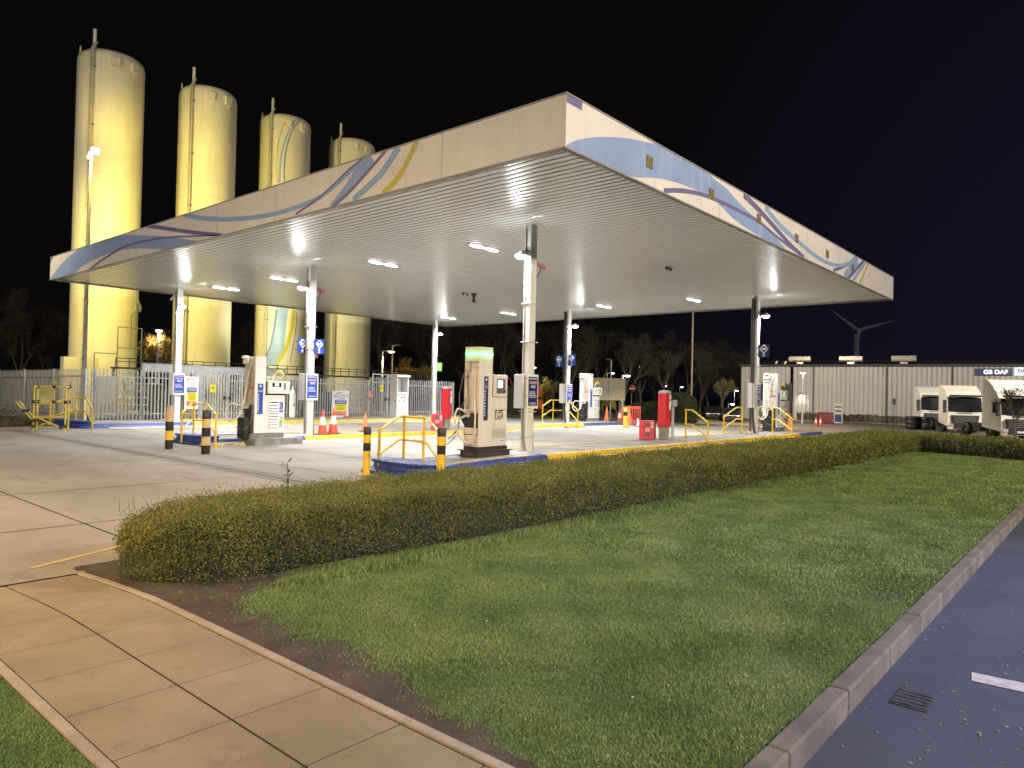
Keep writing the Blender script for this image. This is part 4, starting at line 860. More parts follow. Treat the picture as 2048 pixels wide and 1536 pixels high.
# red air / water towers with their red extinguisher boxes
def red_tower(loc, lab, h=1.5, post=True, rz=0):
    t = thing('air_tower', lab, 'air and water unit', loc, rz)
    MB().box(.02, .30, .02, .26, 0, .42).obj('pedestal', mat('pedestal_grey', (.3, .28, .23), .7, var=.15), t, bevel=.01)
    b = MB(); pr = [(-.17, 0), (.17, 0), (.17, .0 + h - .42), (.12, h - .36), (0, h - .33), (-.12, h - .36), (-.17, h - .43)]
    b.prism(pr, (.15, -.02, .42), (1, 0, 0), (0, 0, 1), (0, .3, 0)); b.obj('body', redp, t, bevel=.02)
    MB().prism([(-.18, -.0), (.18, -.0), (.12, .07), (0, .1), (-.12, .07)], (.15, -.03, h + .012), (1, 0, 0), (0, 0, 1), (0, .32, 0)).obj('cap', galv, t, bevel=.01)
    MB().box(.321, .33, -.01, .2, h * .55 + .2, h * .55 + .45).box(.19, .31, -.027, -.0205, h * .6 + .08, h * .6 + .36).box(.21, .31, -.027, -.0205, h * .6 + .42, h * .6 + .58).obj('notice', signwhite, t)
    MB().tube(bez([(.33, .1, h * .6), (.38, .1, .7), (.36, .05, .3), (.5, .0, .12), (.42, .1, .4)], 6), .012, 6).obj('hose', signwhite, t)
    MB().box(.33, .40, .04, .14, .62, 1.0).obj('gauge', rubber, t)
    if post:
        MB().tube([(.56, .05, 0), (.56, .05, 1.18)], .028, 8).tube([(.66, .05, 0), (.66, .05, 1.18)], .02, 8).box(.5, .76, -.02, .12, 1.1, 1.32).obj('hose_post', galv, t, bevel=.01)
    return t
red_tower((20.95, 11.35, zi(21, 11.3)), 'bright red air and water tower on the nearest island, mid yard', 1.52)
def redbx(loc, lab, rz=0):
    t = thing('extinguisher_box', lab, 'extinguisher box', loc, rz, 'red extinguisher boxes on the islands')
    MB().box(0, .46, 0, .22, .02, .64).obj('case', redbox, t, bevel=.02); MB().box(.461, .50, .01, .24, .03, .62).obj('back', rubber, t)
    bw = mat('box_window', (.16, .12, .1), .25); MB().box(.11, .30, -.006, -.001, .44, .55).obj('window', bw, t); MB().box(.11, .30, -.006, -.001, .13, .25).obj('window', bw, t)
    MB().box(.14, .27, -.006, -.001, .29, .39).box(.31, .39, -.008, -.0015, .40, .58).obj('label_plate', signwhite, t); MB().box(.33, .37, -.0105, -.0085, .43, .55).box(.17, .24, -.0085, -.0065, .31, .37).obj('label_text', signred, t)
redbx((20.1, 11.72, zi(21, 11)), 'red extinguisher box beside the bright red tower on the nearest island', -.56)
red_tower((20.3, 20.95, zi(20, 21)), 'red air tower on the middle island behind the beige pump', 1.65, False, .2)
redbx((19.3, 20.75, zi(19, 21)), 'red extinguisher box with dark back on the middle island', -.5)
# white screen-wash machine
z = zi(26.4, 31); t = thing('vending_unit', 'white upright wash machine with an open top bay by the fence', 'forecourt machine', (26.0, 30.9, z))
a = MB(); a.box(0, .85, 0, .6, 0, 1.45); a.obj('lower_cabinet', dispw, t, bevel=.01)
MB().box(0, .07, 0, .6, 1.452, 2.28).box(.78, .85, 0, .6, 1.452, 2.28).box(.45, .78, .5, .6, 1.452, 2.28).obj('bay_frame', dispw, t, bevel=.008)
MB().box(-.08, .93, -.06, .66, 2.282, 2.42).obj('canopy_lid', dispw, t, bevel=.02); MB().box(.1, .16, -.012, -.001, 1.22, 1.3).box(.3, .36, -.012, -.001, 1.26, 1.32).box(.55, .6, -.012, -.001, 1.2, 1.32).box(.25, .6, -.012, -.001, 1.12, 1.15).obj('controls', dark, t)
MB().box(.12, .24, -.008, -.001, .88, 1.02).box(.48, .6, -.008, -.001, .88, 1.02).obj('instruction_plate', mat('pale_grey', (.45, .45, .5), .5), t); MB().tube([(-.02, .1, .95), (-.1, .05, .93)], .03, 8).obj('handle', rubber, t)

# ================================================================== FENCE, GATES, PLANT
FY = 33.25; GZ3 = -.13
def palisade(name, p0, p1, ht, lab, z=GZ3, m=galv, cat='fence', z1=None, sub=.155, group=None):
    o = thing(name, lab, cat, (p0[0], p0[1], z), 0, group); d = Vector((p1[0] - p0[0], p1[1] - p0[1], 0)); L = d.length; d.normalize(); q = Vector((-d.y, d.x, 0)); z1 = z if z1 is None else z1
    pal = MB(); n = int(L / sub)
    for i in range(n):
        s = (i + .5) * L / n; dz = (z1 - z) * s / L; c = d * s; w = .034
        P = []
        for (u, v) in ((-w, .006), (-w * .45, -.012), (0, .002), (w * .45, -.012), (w, .006)): P.append((u, v))
        hh = ht + random.uniform(-.008, .008); vs = []
        for zz in (.05, hh - .09): vs += [tuple(c + d * u + q * v + Vector((0, 0, zz + dz))) for u, v in P]
        vs.append(tuple(c + Vector((0, 0, hh + dz)))); vs += [tuple(Vector(v) + q * .004) for v in vs[:11]]
        fs = [(j, j + 1, j + 6, j + 5) for j in range(4)] + [(j + 5, j + 6, 10) for j in range(4)]
        pal.add(vs[:11], fs)
    pal.obj('pales', m, o, fix=False)
    r = MB()
    for zz in (.38, ht - .35): r.obox(d * (L / 2) + q * .035 + Vector((0, 0, zz + (z1 - z) / 2)), d * (L / 2) + Vector((0, 0, (z1 - z) / 2)), q * .02, Vector((0, 0, .025)))
    r.obj('rail', m, o)
    k = max(1, int(L / 2.75))
    for i in range(k + 1):
        c = d * (L * i / k) + q * .1; MB().obox(c + Vector((0, 0, ht / 2 - .05)), d * .05, q * .04, Vector((0, 0, ht / 2))).obj('post', m, o)
    return o
def xat(px, y=FY, py=800): return on_y(px, py, y)[0]
xa, xb, xc_, xd, xe, xf = xat(186), xat(405), xat(496), xat(742), xat(801), xat(908)
palisade('palisade_fence', (xa - .2, FY), (xa - 1.2, FY + 13), 2.35, 'grey palisade fence running back from the left corner behind the yellow steps', z1=-.25)
palisade('palisade_fence', (xa, FY), (xb - .1, FY), 2.35, 'grey palisade fence between the yellow steps and the double gate')
palisade('palisade_fence', (xc_ + .1, FY), (xd - .1, FY), 2.3, 'grey palisade fence behind the pumps, between the two gates')
palisade('palisade_fence', (xe + .1, FY), (xf, FY), 2.35, 'grey palisade fence at the right end behind the white machine')
def gate(x0, x1, lab, ht=2.5):
    o = palisade('palisade_gate', (x0, FY - .06), (x1, FY - .06), ht - .08, lab, cat='gate', sub=.13)
    f = MB(); w = x1 - x0
    for xx in (0, w / 2 - .06, w / 2 + .01, w - .06): f.box(xx, xx + .05, -.05, 0, .03, ht + .02)
    f.box(0, w, -.055, -.003, ht + .021, ht + .07); f.obj('frame', galv, o, bevel=.004)
    MB().box(w / 2 - .2, w / 2 - .06, -.09, -.052, 1.05, 1.2).box(w / 2 + .07, w / 2 + .2, -.09, -.052, 1.05, 1.2).obj('lock_box', dark, o)
gate(xb, xc_, 'double palisade gate with a yellow warning plate behind the white pump', 2.4); gate(xd, xe, 'tall framed palisade gate left of the white machine', 2.55)
def plate(px, py, w, h, m, lab, name='warning_sign', y=FY - .12, tri=True):
    p = on_y(px, py, y); o = thing(name, lab, 'sign', p)
    MB().box(-w / 2, w / 2, 0, .006, -h / 2, h / 2).obj('plate', m, o)
    if tri: MB().prism([(-w * .3, -h * .05), (w * .3, -h * .05), (0, h * .35)], (0, -.0035, 0), (1, 0, 0), (0, 0, 1), (0, .003, 0)).box(-w * .3, w * .3, -.003, -.0005, -h * .3, -h * .24).obj('symbol', mat('warn_black', (.12, .1, .02), .5), o)
plate(426, 777, .26, .38, signyel, 'yellow warning plate on the double gate'); plate(763, 777, .26, .38, signyel, 'yellow warning plate on the tall framed gate')
plate(740, 788, .26, .38, mat('faded_pink', (.6, .25, .25), .5), 'faded pink round-cornered plate left of the tall framed gate', tri=False)
def bigsign(px0, px1, py0, py1, y, lab):
    a = on_y(px0, py1, y); b = on_y(px1, py0, y); w = b[0] - a[0]; h = b[2] - a[2]; o = thing('safety_board', lab, 'sign', ((a[0] + b[0]) / 2, y, a[2]), 0, 'white safety boards on the fence')
    MB().box(-w / 2, w / 2, 0, .02, 0, h).obj('board', signwhite, o, bevel=.008)
    c = w * .02; pw = w * .68
    for m, z0, z1 in ((mat('panel_blue', (.04, .07, .36), .5), .52, .67), (mat('panel_yellow', (.72, .62, .03), .5), .24, .515), (mat('panel_red', (.55, .06, .1), .5), .09, .235)):
        MB().box(c - pw / 2, c + pw / 2, -.004, -.0005, h * z0, h * z1).obj('colour_panel', m, o)
    lettering('logo', 'gasrec', h * .1, (c - w * .1, -.001, h * .93), (1, 0, 0), (0, 0, 1), dark, o)
    lettering('wording', 'LIQUEFIED NATURAL GAS', w * .075, (c, -.001, h * .84), (1, 0, 0), (0, 0, 1), dark, o); lettering('wording', 'COMPRESSED NATURAL GAS', w * .072, (c, -.001, h * .775), (1, 0, 0), (0, 0, 1), dark, o); lettering('wording', 'NO SMOKING', w * .07, (c, -.001, h * .715), (1, 0, 0), (0, 0, 1), grey, o)
    q = MB()
    for z, l in ((.64, .9), (.6, .8), (.56, .85), (.19, .8), (.14, .9)): q.box(c - pw / 2 * l, c + pw / 2 * l, -.007, -.0045, h * z, h * (z + .012))
    q.obj('printed_lines', signwhite, o); q = MB()
    for z, l in ((.46, .9), (.4, .6), (.35, .85), (.3, .5)): q.box(c - pw / 2 * l, c + pw / 2 * l, -.007, -.0045, h * z, h * (z + .014))
    q.obj('printed_lines', dark, o)
bigsign(368, 398, 754, 818, FY - .3, 'white safety board with blue, yellow and red panels, partly behind the far left column'); bigsign(663, 698, 782, 836, 32.2, 'white safety board with blue, yellow and red panels standing by the orange cone')
# corrugated screen above the left fence, elevated tray behind
x0, x1 = on_y(285, 730, FY + .3)[0], on_y(572, 740, FY + .3)[0]; s_ = MB(); x = x0; i = 0; vs = []
while x < x1: vs += [(x, FY + .3 + (.02 if i % 2 else 0), 2.14), (x, FY + .3 + (.02 if i % 2 else 0), 2.5)]; x += .05; i += 1
s_.add(vs, [(2 * j, 2 * j + 2, 2 * j + 3, 2 * j + 1) for j in range(i - 1)]); s_.box(x0, x1, FY + .28, FY + .34, 2.501, 2.53)
x = x0
while x < x1 + .1: s_.box(x, x + .08, FY + .33, FY + .39, GZ3, 2.5); x += 2.4
tag(s_.obj('corrugated_screen', galv, fix=False), 'strip of grey corrugated sheet along the top of the left plant enclosure', 'screen')
o = thing('cable_walkway', 'dark elevated pipe tray with railings running in front of the storage tanks', 'pipe tray', (13, 36, 0)); m = MB()
m.box(0, 19.5, -.3, .3, 2.28, 2.36); m.obj('tray', dark, o); m = MB()
for zz in (2.62, 2.78): m.tube([(0, -.3, zz), (19.5, -.3, zz)], .02, 6)
for i in range(33): m.box(i * .6, i * .6 + .03, -.315, -.285, 2.36, 2.8)
m.obj('railing', dark, o)
for i in range(6): MB().box(i * 3.7, i * 3.7 + .1, -.05, .05, GZ3, 2.28).obj('support', grey, o)
# a framed rack with lit gate posts on the left
o = thing('valve_frame', 'thin dark pipe frame with a tilted lamp in front of the first tank', 'pipe frame', (13.4, 36.6, 0)); m = MB()
for a, b in (((0, 0, 0), (0, 0, 4.3)), ((1.1, 0, 0), (1.1, 0, 4.3)), ((0, 0, 4.3), (1.1, 0, 4.3)), ((0, 0, 3.3), (1.1, 0, 3.3)), ((-1.0, 0, 3.0), (0, 0, 3.0)), ((-1.0, 0, 0), (-1.0, 0, 3.0)), ((.6, 0, 3.3), (.6, 0, 4.9)), ((.6, 0, 4.9), (.85, 0, 5.3))): m.tube([a, b], .025, 6)
m.obj('frame', grey, o); MB().obox((.92, 0, 5.4), (.03, 0, .1), (0, .1, 0), (-.08, 0, .2)).obj('lamp_head', grey, o)
# plant behind the fence
random.seed(11)
def cabinet(x, y, w, d, h, m, lab):
    o = thing('plant_cabinet', lab, 'equipment', (x, y, GZ3)); MB().box(0, w, 0, d, .1, h).obj('housing', m, o, bevel=.015)
    MB().box(.06, w / 2 - .02, -.012, -.001, .2, h - .12).box(w / 2 + .02, w - .06, -.012, -.001, .2, h - .12).obj('door', m, o); MB().box(0, w, .02, d - .02, 0, .098).obj('base', dark, o)
    MB().box(w / 2 - .07, w / 2 - .03, -.03, -.0125, h * .5, h * .6).obj('handle', rubber, o)
cg = mat('cabinet_cream', (.5, .46, .36), .5, var=.08)
cabinet(12.0, 35.0, .9, .6, 2.0, cg, 'cream plant cabinet behind the fence in front of the first tank'); cabinet(14.2, 34.6, 1.6, .8, 1.7, mat('cab_green', (.05, .08, .06), .5), 'low dark green plant cabinet behind the fence by the far left column')
cabinet(16.6, 35.2, 1.2, .7, 2.1, cg, 'cream plant cabinet behind the double gate'); cabinet(20.6, 34.6, 1.6, .8, 2.1, grey, 'tall grey plant cabinet behind the fence right of the middle left column')
cabinet(23.6, 35.0, 1.4, .8, 1.5, mat('cab_blue', (.03, .05, .08), .5), 'low navy plant cabinet behind the fence near the safety board'); cabinet(11.75, 38.6, .7, .5, 2.95, tank_w, 'tall cream housing at the left foot of the first tank')
cabinet(12.75, 38.5, .5, .5, 2.95, tank_w, 'tall cream housing at the right foot of the first tank')
for j, (xx, lab) in enumerate(((18.0, 'bank of pipes and valves behind the double gate'), (25.6, 'bank of pipes and valves behind the tall framed gate'), (12.9, 'bank of pipes and valves behind the left fence'))):
    o = thing('pipe_bank', lab, 'pipework', (xx, 34.8, GZ3)); m = MB()
    for i in range(5): zz = .4 + i * .33; m.tube([(0, i * .04, zz), (2.0, i * .04, zz)], .035, 8)
    for i in range(5): m.tube([(.2 + i * .38, .1, 0), (.2 + i * .38, .1, 2.0)], .028, 6)
    m.obj('pipes', galv if j else grey, o)
    MB().lathe([(.02, 0), (.12, 0), (.12, .02), (.02, .02)], (.8, -.1, 1.1), 14).lathe([(.02, 0), (.1, 0), (.1, .02), (.02, .02)], (1.4, -.1, .9), 14).obj('valve_wheel', redp, o)
for i, (px, lab) in enumerate(((584, 'white gas bottle standing at the fence, behind the white louvred pump'), (612, 'grey gas bottle trolley standing left of the middle left column'))):
    p = on_y(px, 838, 32.3); o = thing('gas_bottle', lab, 'gas bottle', (p[0], 32.3, zi(p[0], 32)))
    MB().lathe([(0, 0), (.15, .01), (.16, .1), (.16, 1.2), (.12, 1.4), (.05, 1.48), (.05, 1.6), (0, 1.62)], n=18).obj('bottle', dispw if i == 0 else grey, o); MB().tube([(-.2, .05, .05), (-.2, .05, 1.5), (.2, .05, 1.5), (.2, .05, .05)], .018, 6).obj('trolley', dark, o)
    MB().box(-.06, .06, -.17, -.161, .95, 1.15).obj('label_plate', signwhite, o)
    if i == 0: MB().lathe([(.0, 0), (.07, 0), (.07, .14), (0, .14)], (0, -.12, .62), 12).obj('green_tag', signgreen, o)
# yellow steps on wheels at the left
x, y, z = 7.75, 28.3, -.3; o = thing('mobile_steps', 'yellow tubular mobile access steps with black clips at the left edge', 'access steps', (x, y, z), -.5); o.scale = (.82, .82, .88); m = MB(); k = MB(); T = mat('step_tube_yellow', (.6, .48, .08), .45, var=.1)
for xx in (0, 1.15):
    for yy in (0, .55): m.tube([(xx, yy, .12), (xx, yy, 1.95 if xx else 2.0)], .035, 8)
for zz in (1.35, 1.95):
    m.tube([(0, .55, zz), (1.15, .55, zz)], .03, 8); m.tube([(0, 0, zz), (0, .55, zz)], .03, 8); m.tube([(1.15, 0, zz), (1.15, .55, zz)], .03, 8)
m.tube([(.6, .55, .85), (.6, .55, 2.2)], .03, 8); m.tube([(-.65, 0, 1.35), (0, 0, .6)], .03, 8); m.tube([(-.65, .5, 1.35), (0, .5, .6)], .03, 8); m.tube([(0, 0, .8), (1.0, 0, .35)], .03, 8); m.tube([(.05, .5, .35), (.9, .5, .8)], .03, 8)
m.obj('tube_frame', T, o)
for p in ((0, 0, .62), (0, .55, .62), (1.15, 0, .4), (1.15, .55, 1.35), (0, .55, 1.35), (0, 0, 1.35), (1.15, 0, 1.35), (.6, .55, 1.95), (.6, .55, 1.35), (1.15, .55, 1.95), (0, .55, 1.95), (-.35, 0, 1.0), (-.35, .5, 1.0), (1.0, 0, .35), (0, 0, .4)): k.obox(p, (.06, 0, 0), (0, .06, 0), (0, 0, .06))
k.obj('clips', rubber, o, bevel=.008); MB().box(.03, 1.12, -.02, .57, .72, .78).obj('platform', mat('ply_yellow', (.5, .36, .1), .6), o)
for xx in (0, .12, 1.15): MB().lathe([(0, -.02), (.08, -.02), (.08, .02), (0, .02)], (0, 0, 0), 14).obj('wheel', rubber, o).matrix_local = Matrix.Translation((xx, 0 if xx < .5 else .5, .08)) @ Matrix.Rotation(PI / 2, 4, 'X')
plate(90, 790, .5, .7, mat('dull_yellow_board', (.36, .32, .1), .6), 'dull yellow boards leaning at the fence behind the yellow steps', 'leaning_board', y=29.6, tri=False)
# shrubs at the bottom left verge
def shrub(x, y, r, h, n, m, lab, z=None, name='shrub', cat='shrub', leaf=.06):
    z = gf(x, y) if z is None else z; a = RNG.normal(size=(n, 3)); a = unit(a) * (RNG.random(n) ** .4)[:, None]; a[:, 2] = np.abs(a[:, 2]); a *= 1 + .25 * RNG.normal(size=n)[:, None] * .5
    P = a * [r, r, h] ; o = cloud(name, P, unit(a + RNG.normal(size=(n, 3)) * .6), leaf * RNG.uniform(.5, 1.3, n), leaf * .45, m)
    t = thing(name, lab, cat, (x, y, z)); o.name = 'crown'; o.parent = t
    s = MB()
    for i in range(7): q = random.random() * 6.28; s.tube([(0, 0, 0), (math.cos(q) * r * .4, math.sin(q) * r * .4, h * .5), (math.cos(q) * r * .6, math.sin(q) * r * .6, h * .85)], [.02, .014, .006], 5, False)
    s.obj('stems', wood, t, fix=False); return t
shrub(7.0, 29.8, .9, 1.0, 2600, shrub_l, 'rough low shrub at the left edge of the yard'); shrub(6.0, 30.4, 1.2, 1.3, 2600, shrub_l, 'taller rough shrub at the far left edge'); shrub(8.3, 31.0, .6, .6, 1500, shrub_l, 'small rough shrub at the fence behind the yellow steps')
vb = MB().box(3.5, 9.1, 29.1, 29.25, -.2, -.02); tag(vb.obj('verge_edging', edge_c, bevel=.01), 'pale kerb edging along the rough verge at far left', 'kerb')
struct(MB().grid(lin(-6, 9.2, 1), lin(29.3, 34, 1), lambda x, y: gf(x, y) + .06).obj('verge', soil))

# ================================================================== STORAGE TANKS
TP = [(14.37, 41.15), (19.72, 41.25), (24.93, 41.4), (30.2, 41.4)]; TZ = 19.1; TR = 1.59
tl = ['first and nearest tall cream tank, lit yellow by the pole lamp', 'second tall cream tank from the left, plain', 'third tall cream tank, painted with blue and green swooshes', 'fourth and rightmost tall cream tank, partly behind the canopy']
TANKS = []
for i, (x, y) in enumerate(TP):
    t = thing('storage_tank', tl[i], 'storage tank', (x, y, -.2), 0, 'four tall cream gas storage tanks'); TANKS.append(t)
    sh = MB().lathe([(TR, 0), (TR, TZ - .45), (TR - .04, TZ - .22), (TR - .2, TZ - .06), (TR - .6, TZ + .08), (TR * .4, TZ + .18), (0, TZ + .22)], n=72).obj('shell', tank_w, t)
    MB().lathe([(TR + .001, 0), (TR + .0035, .01), (TR + .001, .02)], (0, 0, 6.6), 72).lathe([(TR + .001, 0), (TR + .0035, .01), (TR + .001, .02)], (0, 0, 12.6), 72).obj('weld_seam', mat('seam', (.5, .45, .32), .5), t)
    a0 = math.atan2(-y, -x) - .52
    for da, r_ in ((0, .06), (.055, .035)):
        a = a0 - da * 1.2; MB().tube([((TR + .12) * math.cos(a), (TR + .12) * math.sin(a), 1), ((TR + .12) * math.cos(a), (TR + .12) * math.sin(a), TZ - .25), ((TR - .2) * math.cos(a), (TR - .2) * math.sin(a), TZ + .25)], r_, 8).obj('pipe', cg, t)
    for z in range(3, 19, 3): MB().obox(((TR + .07) * math.cos(a0), (TR + .07) * math.sin(a0), z), (.1 * math.cos(a0), .1 * math.sin(a0), 0), (-.1 * math.sin(a0), .1 * math.cos(a0), 0), (0, 0, .02)).obj('pipe_bracket', grey, t)
    a = a0 - .18; MB().tube([((TR - .35) * math.cos(a), (TR - .35) * math.sin(a), TZ - .1), ((TR - .35) * math.cos(a), (TR - .35) * math.sin(a), TZ + 1.0)], .085, 10).obj('vent_stack', tank_w, t)
    a = a0 - .75; lug = MB().prism([(-.12, 0), (.12, 0), (.1, .35), (0, .45), (-.1, .35)], ((TR - .1) * math.cos(a), (TR - .1) * math.sin(a), TZ - .25), (-math.sin(a), math.cos(a), 0), (0, 0, 1), (.03 * math.cos(a), .03 * math.sin(a), 0)).obj('lifting_lug', tank_w, t)
    for da in (.62, 1.22):
        a = a0 + da; c = Vector((math.cos(a), math.sin(a), 0)); tn = Vector((-math.sin(a), math.cos(a), 0)); f = MB()
        f.obox(c * (TR + .06) + Vector((0, 0, TZ - .72)), tn * .19, c * .07, Vector((0, 0, .22))); f.obox(c * (TR + .08) + Vector((0, 0, TZ - .96)), tn * .14, c * .09, Vector((0, 0, .015))); f.obj('lifting_bracket', tank_w, t)
    MB().lathe([(TR + .25, -.1), (TR + .25, .35), (TR + .02, .38)], n=48).obj('foundation', grey, t)
# swooshes on the third tank: shapes wrapped onto the shell
def on_tank(px, py, i, R):
    d = ray(px, py); X, Y = TP[i]; a = d[0] ** 2 + d[1] ** 2; b = -2 * (d[0] * X + d[1] * Y); c = X * X + Y * Y - R * R; D = b * b - 4 * a * c
    if D < 0: return None
    t = (-b - math.sqrt(D)) / (2 * a); return (math.atan2(d[1] * t - Y, d[0] * t - X), H + d[2] * t + .2)
def wrap(mb, line, w, i, R, org):
    mb.mark()
    P = [on_tank(org[0] + p[0] / org[2], org[1] + p[1] / org[2], i, R) for p in line]; P = [Vector((p[0] * R, p[1], 0)) for p in P if p]; P = bez(P, 8); L = len(P)
    top = []; bot = []
    for j, p in enumerate(P):
        t = (P[min(j + 1, L - 1)] - P[max(j - 1, 0)]).normalized(); q = Vector((-t.y, t.x, 0)); ww = w[0] + (w[1] - w[0]) * j / (L - 1); top.append(p + q * ww / 2); bot.append(p - q * ww / 2)
    f = lambda v: (R * math.cos(v.x / R), R * math.sin(v.x / R), v.y)
    for j in range(L - 1):
        for k in range(6):
            A_ = [top[j].lerp(bot[j], k / 6), top[j + 1].lerp(bot[j + 1], k / 6), top[j + 1].lerp(bot[j + 1], (k + 1) / 6), top[j].lerp(bot[j], (k + 1) / 6)]; mb.add([f(v) for v in A_], [(0, 1, 2, 3)], True)
up = (140, 50, 3.2); dn_ = (90, 280, 2.56); t3 = TANKS[2]
A = MB(); wrap(A, [(1395, 590), (1360, 660), (1330, 780), (1322, 900), (1325, 1010)], (.08, .05), 2, TR + .004, up); wrap(A, [(1275, 870), (1265, 960), (1235, 1060), (1185, 1150)], (.28, .22), 2, TR + .004, dn_); A.objs('olive_swoosh', f_olive, t3)
A = MB(); wrap(A, [(1455, 590), (1400, 680), (1360, 800), (1345, 900), (1340, 1010)], (.07, .16), 2, TR + .006, up); wrap(A, [(1215, 860), (1200, 950), (1185, 1060), (1150, 1150)], (.75, .95), 2, TR + .004, dn_); A.objs('light_blue_swoosh', f_teal, t3)
A = MB(); wrap(A, [(1475, 600), (1420, 680), (1385, 790), (1372, 900), (1372, 1000)], (.05, .09), 2, TR + .008, up); wrap(A, [(1185, 870), (1175, 960), (1155, 1050), (1125, 1120)], (.1, .06), 2, TR + .006, dn_); wrap(A, [(1290, 880), (1285, 960), (1270, 1050), (1255, 1140)], (.06, .04), 2, TR + .006, dn_); A.objs('purple_swoosh', f_purple, t3)
# pole with sodium floodlight in front of the first tank
fz_top = on_y(180, 300, 34.4)[2] - .2
px_ = on_y(175, 520, 34.4)[0]; t = thing('flood_pole', 'tall slim pole with a glaring yellow floodlight in front of the first tank', 'lamp pole', (px_, 34.4, -.13)); MB().tube([(0, 0, 0), (0, 0, fz_top)], [.09, .06], 10).obj('pole', grey, t)
fz = on_y(180, 300, 34.4)[2] + .13
MB().obox((.1, -.12, fz), (.16, 0, 0), (0, .08, .04), (0, -.05, .12)).tube([(0, 0, fz - .5), (-.1, -.1, fz - .15), (.1, -.1, fz)], .025, 6).obox((-.1, -.12, fz - .35), (.1, 0, .03), (0, .08, 0), (0, 0, .08)).obj('lamp_housing', galv, t)
MB().obox((.1, -.2, fz - .02), (.13, 0, 0), (0, .012, .01), (0, -.02, .09)).obj('lamp_lens', lensY, t)

# ================================================================== WAREHOUSE, TRUCKS
A0 = Vector((79.5, 33.4, 0)); A1 = Vector((85.6, -9.0, 0)); WD = (A1 - A0).normalized(); WN = Vector((-WD.y, WD.x, 0))   # WN points away from the camera
if WN.x < 0: WN = -WN
WZ = -.78; WT = 5.15
def wall_s(px):
    d = ray(px, 780); # intersect ray with the face plane
    n = WN; t = (A0.dot(n)) / (d[0] * n.x + d[1] * n.y); p = Vector((d[0] * t, d[1] * t, 0)); return (p - A0).dot(WD), H + d[2] * t
wh = thing('warehouse', 'long low warehouse clad in pale ribbed metal with dark roof edge', 'warehouse', (A0.x, A0.y, WZ), math.atan2(WD.y, WD.x)); LW = (A1 - A0).length
sD0, sD1 = wall_s(1500)[0], wall_s(1584)[0]; hh = WT - WZ
w = MB(); prof = []; s = 0
while s < LW:
    for ds, dd in ((0, 0), (.11, 0), (.13, -.12), (.42, -.12)): prof.append((s + ds, dd))
    s += .44
def wband(z0, z1, a, b, mb):
    P = [p for p in prof if a <= p[0] <= b]; n = len(P); mb.add([(p[0], p[1], z0) for p in P] + [(p[0], p[1], z1) for p in P], [(i, i + 1, n + i + 1, n + i) for i in range(n - 1)])
dz1 = wall_s(1584)[1]; DH = 4.05
wband(.0, hh, 0, sD0, w); wband(DH, hh, sD0, sD1, w); wband(0, hh, sD1, LW, w)
w.box(-.02, .02, .0, 30, 0, hh); w.obj('wall', wall_m, wh, fix=False)
st = MB(); P = [p for p in prof if p[0] > sD1 + .3]; n = len(P); st.add([(p[0], p[1] - .004, .05) for p in P] + [(p[0], p[1] - .004, .85 + .05 * math.sin(p[0] * 1.1) + .06 * RNG.normal()) for p in P], [(i, i + 1, n + i + 1, n + i) for i in range(n - 1)]); st.obj('stained_wall_foot', mat('stained_cladding', (.12, .1, .06), .8, var=.4, scale=3), wh, fix=False)
r_ = MB(); r_.box(-.15, LW, -.14, .1, hh + .001, hh + .3); r_.add([(-.15, .1, hh + .3), (LW, .1, hh + .3), (LW, 14, hh + 1.5), (-.15, 14, hh + 1.5), (-.15, 28, hh + .3), (LW, 28, hh + .3)], [(0, 1, 2, 3), (3, 2, 5, 4), (0, 3, 4)]); rf = r_.obj('roof', mat('roof_dark', (.035, .035, .04), .7), wh, fix=False)
for px in (1627, 1773, 1905):
    s = wall_s(px)[0]; MB().box(s - .06, s + .06, -.2, -.125, 0, hh).obj('downpipe', dark, wh)
dr = MB().box(sD0, sD1, .03, .1, .0, DH).obj('door', mat('door_grey', (.26, .22, .18), .6), wh); MB().box(sD0 + .3, sD1, .01, .0295, 2.15, DH - .1).obj('door_window', mat('door_dark_glass', (.03, .028, .025), .3), dr); MB().box(sD0, sD0 + .3, -.06, .028, 0, DH).box(sD1 - .25, sD1, -.06, .028, 0, DH).box(sD0, sD1, -.06, .0, DH + .001, DH + .12).obj('door_frame', dark, wh)
vtm = mat('roof_vent_metal', (.5, .45, .38), .3, metal=.5)
for k, px in enumerate((1595, 1698, 1805)):
    s = wall_s(px)[0]; v = MB(); L_ = 1.15; v.prism([(-.5, 0), (.5, 0), (.55, .18), (.5, .6), (-.5, .6), (-.55, .18)], (s - L_, 1.2, hh + .62), (0, 1, 0), (0, 0, 1), (2 * L_, 0, 0)); v.box(s - .35, s + .35, 1.0, 1.4, hh + .25, hh + .62); v.obj('roof_vent', vtm, rf, bevel=.03)
for px in (1550, 1568): s = wall_s(px)[0]; MB().obox((s, .5, hh + .52), (.09, 0, .16), (0, .03, 0), (-.07, 0, .05)).obj('roof_bracket', vtm, rf)
def wpt(px, py, off=-.2):
    s, z = wall_s(px); d = ray(px, py); n = WN; q = A0 + WN * off; t = q.dot(n) / (d[0] * n.x + d[1] * n.y); return Vector((d[0] * t, d[1] * t, H + d[2] * t))
